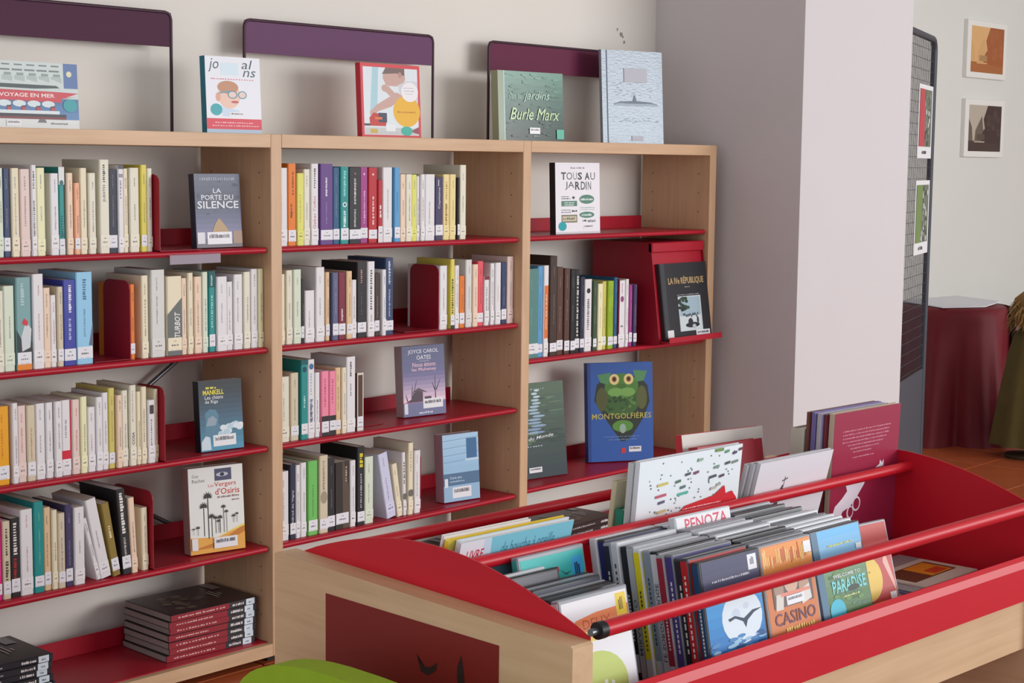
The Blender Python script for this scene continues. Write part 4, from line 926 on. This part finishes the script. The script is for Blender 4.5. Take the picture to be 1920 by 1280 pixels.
# two books lying flat at the far end
def flat_plain(s, t, z, w, d, th, yaw, label, c, prn):
    o = thing('book', label, 'book', B(s, t, z), (0, 0, BA + R(yaw)), 'books lying in the bin')
    m = MB(); bt = .0012
    m.extrude([(0, 0), (d, 0), (d, bt), (bt, bt), (bt, th - bt), (d, th - bt), (d, th), (0, th)], 0, 0, w, mat(c, 0.4)); m.build('cover', o)
    MB().box((.001, bt, bt), (w - .001, d - .002, th - bt), PAGES_WHITE).build('pages', o)
    tp = MB()
    for i, (x0, y0, x1, y1, cc) in enumerate(prn):
        tp.poly([(x0 * w, y0 * d, th + .0003 + .0002 * i), (x1 * w, y0 * d, th + .0003 + .0002 * i), (x1 * w, y1 * d, th + .0003 + .0002 * i), (x0 * w, y1 * d, th + .0003 + .0002 * i)], [(0, 1, 2, 3)], mat(cc, 0.35))
    tp.build('cover_print', o)
flat_plain(0.965, 0.085, TF + 0.0005, 0.20, 0.170, 0.012, 0, 'blue grey book lying flat under another in the bin', (92, 90, 120), [(.02, .02, .98, .98, (96, 92, 124))])
flat_plain(0.985, 0.095, TF + 0.013, 0.185, 0.155, 0.012, 3, 'cream book with orange picture lying flat in the bin', (196, 186, 172), [(.02, .02, .98, .98, (206, 196, 182)), (.1, .2, .9, .62, (96, 62, 44)), (.45, .22, .85, .6, (222, 140, 40)), (.55, .25, .8, .4, (196, 70, 40)), (.1, .72, .98, .98, (150, 144, 146))])

# albums in the rear row
def album(s, t, w, h, th, lean, label, col, spine, prn=None, yaw=0.0, z=TF, pages=None, hard=True):
    x, y, zc = B(s, t, z + 0.0008)
    return face_book('album', (x, y, zc), w, h, th, math.degrees(BA) + yaw, label, col, spine, prn or (lambda p: None), cat='album', lean=lean, hard=hard, pages=pages, group='albums in the rear row of the bin')
class Upper:
    """passes print on, squeezed into the upper part of a cover"""
    def __init__(s, p, v0): s.p = p; s.v0 = v0
    def f(s, v): return s.v0 + (1 - s.v0) * (v - .28) / .72
    def oval(s, u, v, a, b, c, n=20): s.p.oval(u, s.f(v), a, b * .8, c, n)
    def poly(s, q, c): s.p.poly([(u, s.f(v)) for u, v in q], c)
    def rect(s, a, b, c_, d, c): s.p.rect(a, s.f(b), c_, s.f(d), c)
    def marks(s, a, b, c_, d, c, n): s.p.marks(a, s.f(b), c_, s.f(d), c, n)
def pr_conf(p):
    p = Upper(p, .62)
    rg = random.Random(31)
    for i in range(70): p.oval(rg.uniform(.08, .95), rg.uniform(.30, .95), .006, .007, rg.choice([(110, 120, 120), (140, 150, 150), (90, 100, 104)]), 6)
    for u, v, a, c in ((.18, .70, .10, (206, 190, 110)), (.17, .58, .10, (190, 96, 116)), (.2, .51, .06, (96, 96, 120)), (.2, .41, .08, (206, 186, 130)), (.40, .63, .05, (96, 120, 120)), (.35, .70, .05, (96, 120, 104)), (.38, .56, .1, (96, 176, 160)), (.44, .76, .05, (96, 92, 104)), (.52, .76, .05, (130, 84, 104)), (.68, .68, .07, (86, 86, 98)), (.78, .67, .05, (96, 84, 96)), (.83, .80, .05, (86, 96, 96)), (.90, .80, .06, (130, 140, 132)), (.9, .9, .04, (96, 84, 104)), (.96, .93, .04, (120, 70, 84)), (.82, .93, .04, (104, 150, 124)), (.70, .55, .06, (190, 180, 170)), (.76, .58, .04, (170, 170, 160)), (.55, .89, .05, (150, 176, 156)), (.72, .78, .05, (130, 150, 140))):
        p.poly([(u, v), (u + a, v + .012), (u + a, v + .04), (u, v + .03)], c)
    p.rect(.72, .965, .80, 1, (120, 150, 90))
    p.poly([(.38, .28), (1, .28), (.97, .42), (.92, .50), (.86, .48), (.84, .58), (.74, .49), (.46, .44), (.40, .38)], (204, 42, 52))
    p.marks(.44, .40, .82, .415, (236, 190, 190), 22); p.marks(.44, .37, .86, .385, (236, 190, 190), 24)
album(0.432, 0.291, 0.256, 0.284, 0.010, -5, 'white album scattered with tiny confetti and a red speech shape', (226, 232, 236), (214, 216, 222), pr_conf)
album(0.427, 0.3025, 0.250, 0.281, 0.008, -5, 'pale grey album directly behind the confetti album', (206, 208, 206), (196, 198, 200))
album(0.430, 0.3120, 0.19, 0.205, 0.018, -5, 'green spined album behind the pale grey album', (40, 120, 100), (40, 128, 104))
album(0.432, 0.3420, 0.25, 0.248, 0.010, -7, 'ivory album behind the green spined album', (206, 200, 170), (200, 192, 160))
album(0.770, 0.425, 0.20, 0.262, 0.018, 9, 'white and red album fanned open behind the confetti album', (214, 206, 200), (196, 50, 60), yaw=-8, pages=PAGES_WHITE)
album(0.765, 0.385, 0.17, 0.246, 0.022, 9, 'red covered album with pale pages in front of the fanned album', (160, 46, 58), (170, 44, 56), yaw=-4, pages=PAGES_WHITE)
def pr_cross(p):
    K = (84, 84, 92)
    p.rect(.385, .80, .395, .87, K); p.poly([(.355, .835), (.43, .85), (.43, .86), (.355, .845)], K); p.poly([(.30, .66), (.36, .66), (.38, .74), (.395, .81), (.37, .81), (.33, .75)], K)
album(0.728, 0.3205, 0.210, 0.253, 0.008, -14, 'white album with a small cross and bird figure', (224, 220, 226), (206, 204, 210), pr_cross)
for i in range(2):
    album(0.722 - 0.006 * i, 0.3290 + 0.0085 * i, 0.205, 0.251 - 0.002 * i, 0.0076, -14, 'plain white album, %s behind the one with a cross' % ORD[i], (220, 220, 222), (198, 198, 204))
def pr_maroon(p):
    for i, (a, b) in enumerate(((.14, .86), (.14, .85), (.14, .85), (.14, .80), (.22, .76), (.26, .70), (.30, .58))): p.marks(a, .88 - i * .022, b, .888 - i * .022, (196, 130, 150), 26)
    p.marks(.30, .715, .62, .723, (196, 130, 150), 12)
    W = (232, 222, 232)
    p.poly([(.66, .628), (.72, .645), (.725, .67), (.76, .65), (.78, .67), (.785, .645), (.78, .628)], W)
    p.poly([(.22, .565), (.27, .58), (.31, .565), (.38, .59), (.46, .575), (.53, .585), (.50, .54), (.44, .50), (.38, .455), (.30, .42), (.20, .40), (.16, .36), (.18, .33), (.08, .31), (.04, .37), (.08, .44), (.18, .48), (.25, .52)], W)
    p.oval(.40, .43, .06, .045, W); p.oval(.40, .43, .045, .034, (150, 36, 66)); p.oval(.31, .385, .05, .04, W); p.oval(.315, .387, .036, .03, (150, 36, 66))
album(0.974, 0.2935, 0.213, 0.300, 0.012, -2, 'maroon album with white ornament standing tallest beside the bin end', (150, 36, 66), (190, 172, 150), pr_maroon)
album(0.969, 0.3065, 0.213, 0.298, 0.006, -2, 'dark red album directly behind the maroon album', (120, 40, 50), (110, 40, 48))
album(0.964, 0.3140, 0.213, 0.299, 0.010, -2, 'grey album with violet back behind the dark red album', (160, 150, 190), (176, 172, 178))
album(0.959, 0.3255, 0.213, 0.301, 0.007, -2, 'violet blue album behind the grey and violet album', (130, 116, 170), (112, 100, 150))
album(0.955, 0.3340, 0.213, 0.301, 0.006, -2, 'brown album behind the violet blue album', (120, 70, 60), (112, 66, 58))
album(0.948, 0.3415, 0.20, 0.270, 0.026, -2, 'thick cream album behind the brown album', (190, 184, 170), (186, 180, 166))
def pr_tealalb(p):
    p.poly([(0, 0), (.28, 0), (.26, 1), (0, 1)], (222, 224, 232)); p.poly([(.18, .5), (.30, .62), (.26, 1), (.2, 1)], (196, 216, 230)); p.text('LIVRE', .06, .87, .21, .935, (190, 44, 66), .015, .15); p.text('de bouche à oreille', .36, .86, .84, .95, (70, 130, 160), 0, .25); p.marks(.44, .79, .78, .81, (80, 140, 170), 12)
album(0.062, 0.3235, 0.225, 0.224, 0.012, -15, 'turquoise album with cursive title behind the curved bin end', (124, 196, 214), (206, 212, 218), pr_tealalb)
album(0.050, 0.3375, 0.236, 0.226, 0.008, -15, 'yellow and green album behind the turquoise album', (196, 190, 80), (226, 196, 60), lambda p: p.rect(.6, 0, 1, 1, (110, 180, 60)))
album(0.050, 0.3480, 0.17, 0.232, 0.006, -15, 'thin white album behind the yellow and green one', (224, 214, 212), (220, 212, 210), hard=False)

# ================================================================ LIME CHAIR
ch = thing('chair', 'small lime green chair with rounded backrest beside the bin', 'chair', B(-0.30, 0.235, FZ), (0, 0, BA))
LIME = mat((140, 166, 34), 0.75, noise=0.06, scale=40, bump=0.1)
pr = []
for i in range(25):
    a = math.pi * i / 24
    c, s_ = math.cos(a), math.sin(a)
    pr.append((0.258 * (abs(c) ** 0.75) * (1 if c > 0 else -1), zz(0.475) + 0.118 * s_ ** 0.72))
pr += [(-0.24, zz(0.34)), (0.24, zz(0.34))]
MB().extrude(pr, 0, 0.145, 0.190, LIME).build('backrest', ch)
MB().lathe([(0.0, 0.30), (0.20, 0.30), (0.225, 0.315), (0.23, 0.335), (0.222, 0.355), (0.19, 0.365), (0.0, 0.366)], LIME, 36).build('seat', ch)
for a in (45, 135, 225, 315):
    MB().tube([(0.15 * math.cos(R(a)), 0.15 * math.sin(R(a)), 0.31), (0.19 * math.cos(R(a)), 0.19 * math.sin(R(a)), 0.0)], 0.011, mat((150, 152, 156), 0.3, metal=0.8), 10).build('leg', ch)
for q in (-0.12, 0.12):
    MB().tube([(0.15, q, 0.32), (0.167, q, zz(0.42))], 0.010, mat((150, 152, 156), 0.3, metal=0.8), 10).build('back_support', ch)

# ================================================================ BEYOND THE PIER
gd = Vector((0.948, 0.317, 0)).normalized()
GP0 = Vector((3.405, 0.03, FZ)); GWD = 0.74
ga = math.atan2(gd.y, gd.x)
gr = thing('display_grid', 'grey wire display grid standing beside the white pier', 'display grid', tuple(GP0 - gd * GWD), (0, 0, ga))
GM_ = mat((72, 74, 82), 0.45, metal=0.2)
GT = 1.765
cr = 0.05
def frame_path():
    pts = [(0, 0, 0.03), (0, 0, GT - cr)]
    pts += [(cr - cr * math.cos(a), 0, GT - cr + cr * math.sin(a)) for a in (R(30), R(60), R(90))]
    pts += [(GWD - cr + cr * math.sin(a), 0, GT - cr + cr * math.cos(a)) for a in (0, R(30), R(60), R(90))]
    return pts + [(GWD, 0, 0.03)]
MB().tube(frame_path(), 0.013, GM_, 10).build('frame', gr)
wm = MB()
for i in range(1, 30): wm.box((GWD * i / 30 - 0.001, -.001, .06), (GWD * i / 30 + .001, .001, GT - .01), GM_)
for i in range(1, 41): wm.box((0, -.0022, .06 + i * .0415 - .0009), (GWD, -.0006, .06 + i * .0415 + .0009), GM_)
o = wm.build('wire_mesh', gr); o['kind'] = 'stuff'
MB().bbox((0.01, -.004, 0.03), (GWD - 0.012, .004, 0.46), mat((78, 80, 88), 0.5), 0.001).build('base_plate', gr)
for x in (0.0, GWD): MB().bbox((x - 0.02, -0.22, 0.0), (x + 0.02, 0.22, 0.035), GM_, 0.004).build('foot', gr)
def poster(z0, z1, label, stripe):
    base = GP0 - gd * GWD
    pt = thing('poster', label, 'poster', (base.x + gd.x * 0.39 + gd.y * .008, base.y + gd.y * 0.39 - gd.x * .008, FZ + z0), (0, 0, ga), 'posters clipped to the grid')
    W2 = 0.305; H2 = z1 - z0
    MB().box((0, -.0006, 0), (W2, .0006, H2), mat((226, 228, 230), 0.6)).build('sheet', pt)
    p = Print(W2, H2, 0.5, -.0006)
    p.rect(.05, .16, .93, .94, (110, 118, 104))
    rg = random.Random(int(z0 * 100))
    for i in range(60): p.oval(rg.uniform(.15, .85), rg.uniform(.2, .9), .05, .04, rg.choice([(84, 92, 84), (140, 144, 138), (70, 76, 70), (120, 130, 100), (196, 198, 196)]), 8)
    if stripe: p.poly([(.05, .16), (.45, .16), (.38, .94), (.05, .94)], (190, 70, 80))
    else: p.poly([(.05, .16), (.4, .16), (.5, .94), (.05, .94)], (116, 140, 80))
    p.marks(.3, .06, .6, .11, (80, 80, 84), 8)
    p.build('picture', pt)
poster(1.30, 1.58, 'white edged photo sheet with a red stripe on the grid', True)
poster(0.93, 1.215, 'white edged photo sheet in greens on the grid', False)

def framed(x, z, w, h, label, dark):
    t = thing('framed_photo', label, 'picture', (x, 0.975, z), group='photos on the far wall')
    MB().bbox((0, 0, 0), (w, 0.0255, h), mat((232, 232, 228), 0.5), 0.002).build('mount', t)
    p = Print(w, h, 0.4)
    if dark: sky, tree, gnd, hs = (186, 176, 160), (66, 46, 44), (72, 54, 48), (110, 94, 84)
    else: sky, tree, gnd, hs = (222, 176, 120), (164, 92, 50), (170, 104, 56), (214, 168, 112)
    p.rect(.09, .10, .92, .90, sky); p.rect(.09, .10, .92, .28, gnd)
    p.poly([(.09, .28), (.09, .66), (.17, .52), (.20, .28)], hs); p.poly([(.24, .28), (.26, .46), (.42, .72), (.46, .48), (.58, .46), (.58, .28)], hs)
    p.poly([(.40, .26), (.92, .22), (.92, .9), (.56, .9), (.52, .8), (.46, .66), (.50, .5), (.44, .42)], tree); p.rect(.3, .30, .5, .40, tuple(int(v * .8) for v in hs)); p.rect(.24, .255, .5, .275, sky)
    rg = random.Random(17 + dark)
    for i in range(24): p.oval(rg.uniform(.55, .86), rg.uniform(.35, .84), .05, .05, lerp(tree, sky, rg.uniform(0, .16)), 9)
    p.build('print', t)
framed(5.553, 1.722, 0.458, 0.303, 'white bordered sepia orange photo on the far wall', False)
framed(5.560, 1.302, 0.458, 0.308, 'white bordered dark brown photo on the far wall', True)

# draped round table
tb = thing('draped_table', 'small round table under a dark red cloth by the far wall', 'table', (4.48, 0.455, FZ), (0, 0, 0))
CL = mat((112, 30, 40), 0.55, noise=0.12, scale=14)
def folds(a, z):
    k = max(0.0, 1 - z / 0.62)
    return 1 + k * (0.13 * math.sin(a * 6 + 0.6) + 0.08 * math.sin(a * 11 + 1.7)) + 0.03 * k * math.sin(a * 23)
MB().lathe([(0.30, 0.0), (0.29, 0.05), (0.275, 0.20), (0.265, 0.36), (0.26, 0.50), (0.256, 0.58), (0.250, 0.614), (0.235, 0.628), (0.0, 0.630)], CL, 96, folds).build('cloth', tb)
fo = MB()
fv = []
for i in range(9):
    u = i / 8
    for j in range(7):
        v = j / 6
        a = R(-76 + 62 * v)
        r = 0.258 + 0.055 * math.sin(u * math.pi * 0.62) + 0.028 * math.sin(v * math.pi * 2.0) * u
        fv.append((r * math.cos(a), r * math.sin(a), 0.628 - 0.50 * u * (0.55 + 0.45 * math.sin(v * math.pi))))
fo.poly(fv, [(i * 7 + j, i * 7 + j + 1, (i + 1) * 7 + j + 1, (i + 1) * 7 + j) for i in range(8) for j in range(6)], CL, True)
fo.build('cloth_fold', tb)
MB().tube([(0, 0, 0.0), (0, 0, 0.62)], 0.03, mat((60, 44, 36), 0.6)).build('pedestal', tb)
sh = thing('paper_sheet', 'white sheet of paper lying on the red draped table', 'paper', (4.48, 0.455, FZ + 0.6305), (0, 0, R(-20)))
MB().poly([(-.20, -.15, 0.0), (.02, -.19, 0.001), (.20, -.10, 0.012), (.17, .16, 0.02), (-.18, .17, 0.006), (-.20, -.15, 0.004), (.02, -.19, 0.005), (.20, -.10, 0.016), (.17, .16, 0.024), (-.18, .17, 0.010)],
          [(4, 3, 2, 1, 0), (5, 6, 7, 8, 9), (0, 1, 6, 5), (1, 2, 7, 6), (2, 3, 8, 7), (3, 4, 9, 8), (4, 0, 5, 9)], mat((226, 228, 236), 0.6)).build('sheet', sh)

# dressed stand with a shaggy wig
cs = thing('costume_stand', 'shaggy blond wig and long olive coat on a stand beside the table', 'costume', (4.25, -0.05, FZ), (0, 0, 0))
COAT = mat((88, 76, 40), 0.85, noise=0.25, scale=12)
MB().lathe([(0.165, 0.06), (0.16, 0.10), (0.135, 0.28), (0.105, 0.45), (0.08, 0.54), (0.05, 0.58)], COAT, 72, lambda a, z: 1 + 0.07 * math.sin(a * 9) * max(0, 1 - z / .6) + .03 * math.sin(a * 4 + 1)).build('coat', cs)
MB().tube([(0, 0, 0), (0, 0, 0.6)], 0.015, mat((60, 50, 40), 0.6)).build('pole', cs)
MB().lathe([(0.0, 0.0), (0.10, 0.0), (0.10, 0.014), (0.0, 0.02)], mat((70, 52, 40), 0.6), 24).build('base', cs)
MB().lathe([(0.0, 0.56), (0.05, 0.565), (0.085, 0.60), (0.098, 0.65), (0.085, 0.70), (0.05, 0.73), (0.0, 0.735)], mat((134, 102, 58), 0.9, noise=0.3, scale=30), 24).build('head', cs)
hr = MB(); rg = random.Random(77)
HM = [mat(c, 0.8) for c in ((150, 116, 66), (120, 92, 52), (172, 138, 84))]
for i in range(520):
    a = rg.uniform(0, 2 * math.pi); e = rg.uniform(-.5, 1.35)
    p0 = Vector((.09 * math.cos(a) * math.cos(e), .09 * math.sin(a) * math.cos(e), .65 + .085 * math.sin(e)))
    out = Vector((math.cos(a), math.sin(a), 0)); d = rg.uniform(.03, .075)
    p1 = p0 + out * d * .45 + Vector((rg.uniform(-.012, .012), rg.uniform(-.012, .012), -d * .55)); p2 = p1 + out * d * .12 + Vector((rg.uniform(-.02, .02), rg.uniform(-.02, .02), -d * .6))
    sd = Vector((-math.sin(a), math.cos(a), 0)) * .0035
    hr.poly([p0 - sd, p0 + sd, p1 + sd * .8, p1 - sd * .8, p2], [(0, 1, 2, 3), (3, 2, 4)], rg.choice(HM))
o = hr.build('wig', cs); o['kind'] = 'stuff'
# dark cabinet behind them
kb = thing('low_cabinet', 'dark low cabinet against the far wall behind the costume', 'cabinet', (5.30, 0.58, FZ))
DK = mat((58, 48, 46), 0.6)
MB().bbox((0, 0, 0), (1.1, 0.4, 0.40), DK, 0.004).build('body', kb)
MB().bbox((-0.02, -0.02, 0.40), (1.12, 0.4, 0.425), mat((78, 66, 62), 0.5), 0.004).build('top', kb)
for x in (0.02, 0.56): MB().bbox((x, -0.014, 0.05), (x + 0.52, 0.001, 0.38), mat((66, 55, 52), 0.55), 0.003).build('door', kb)
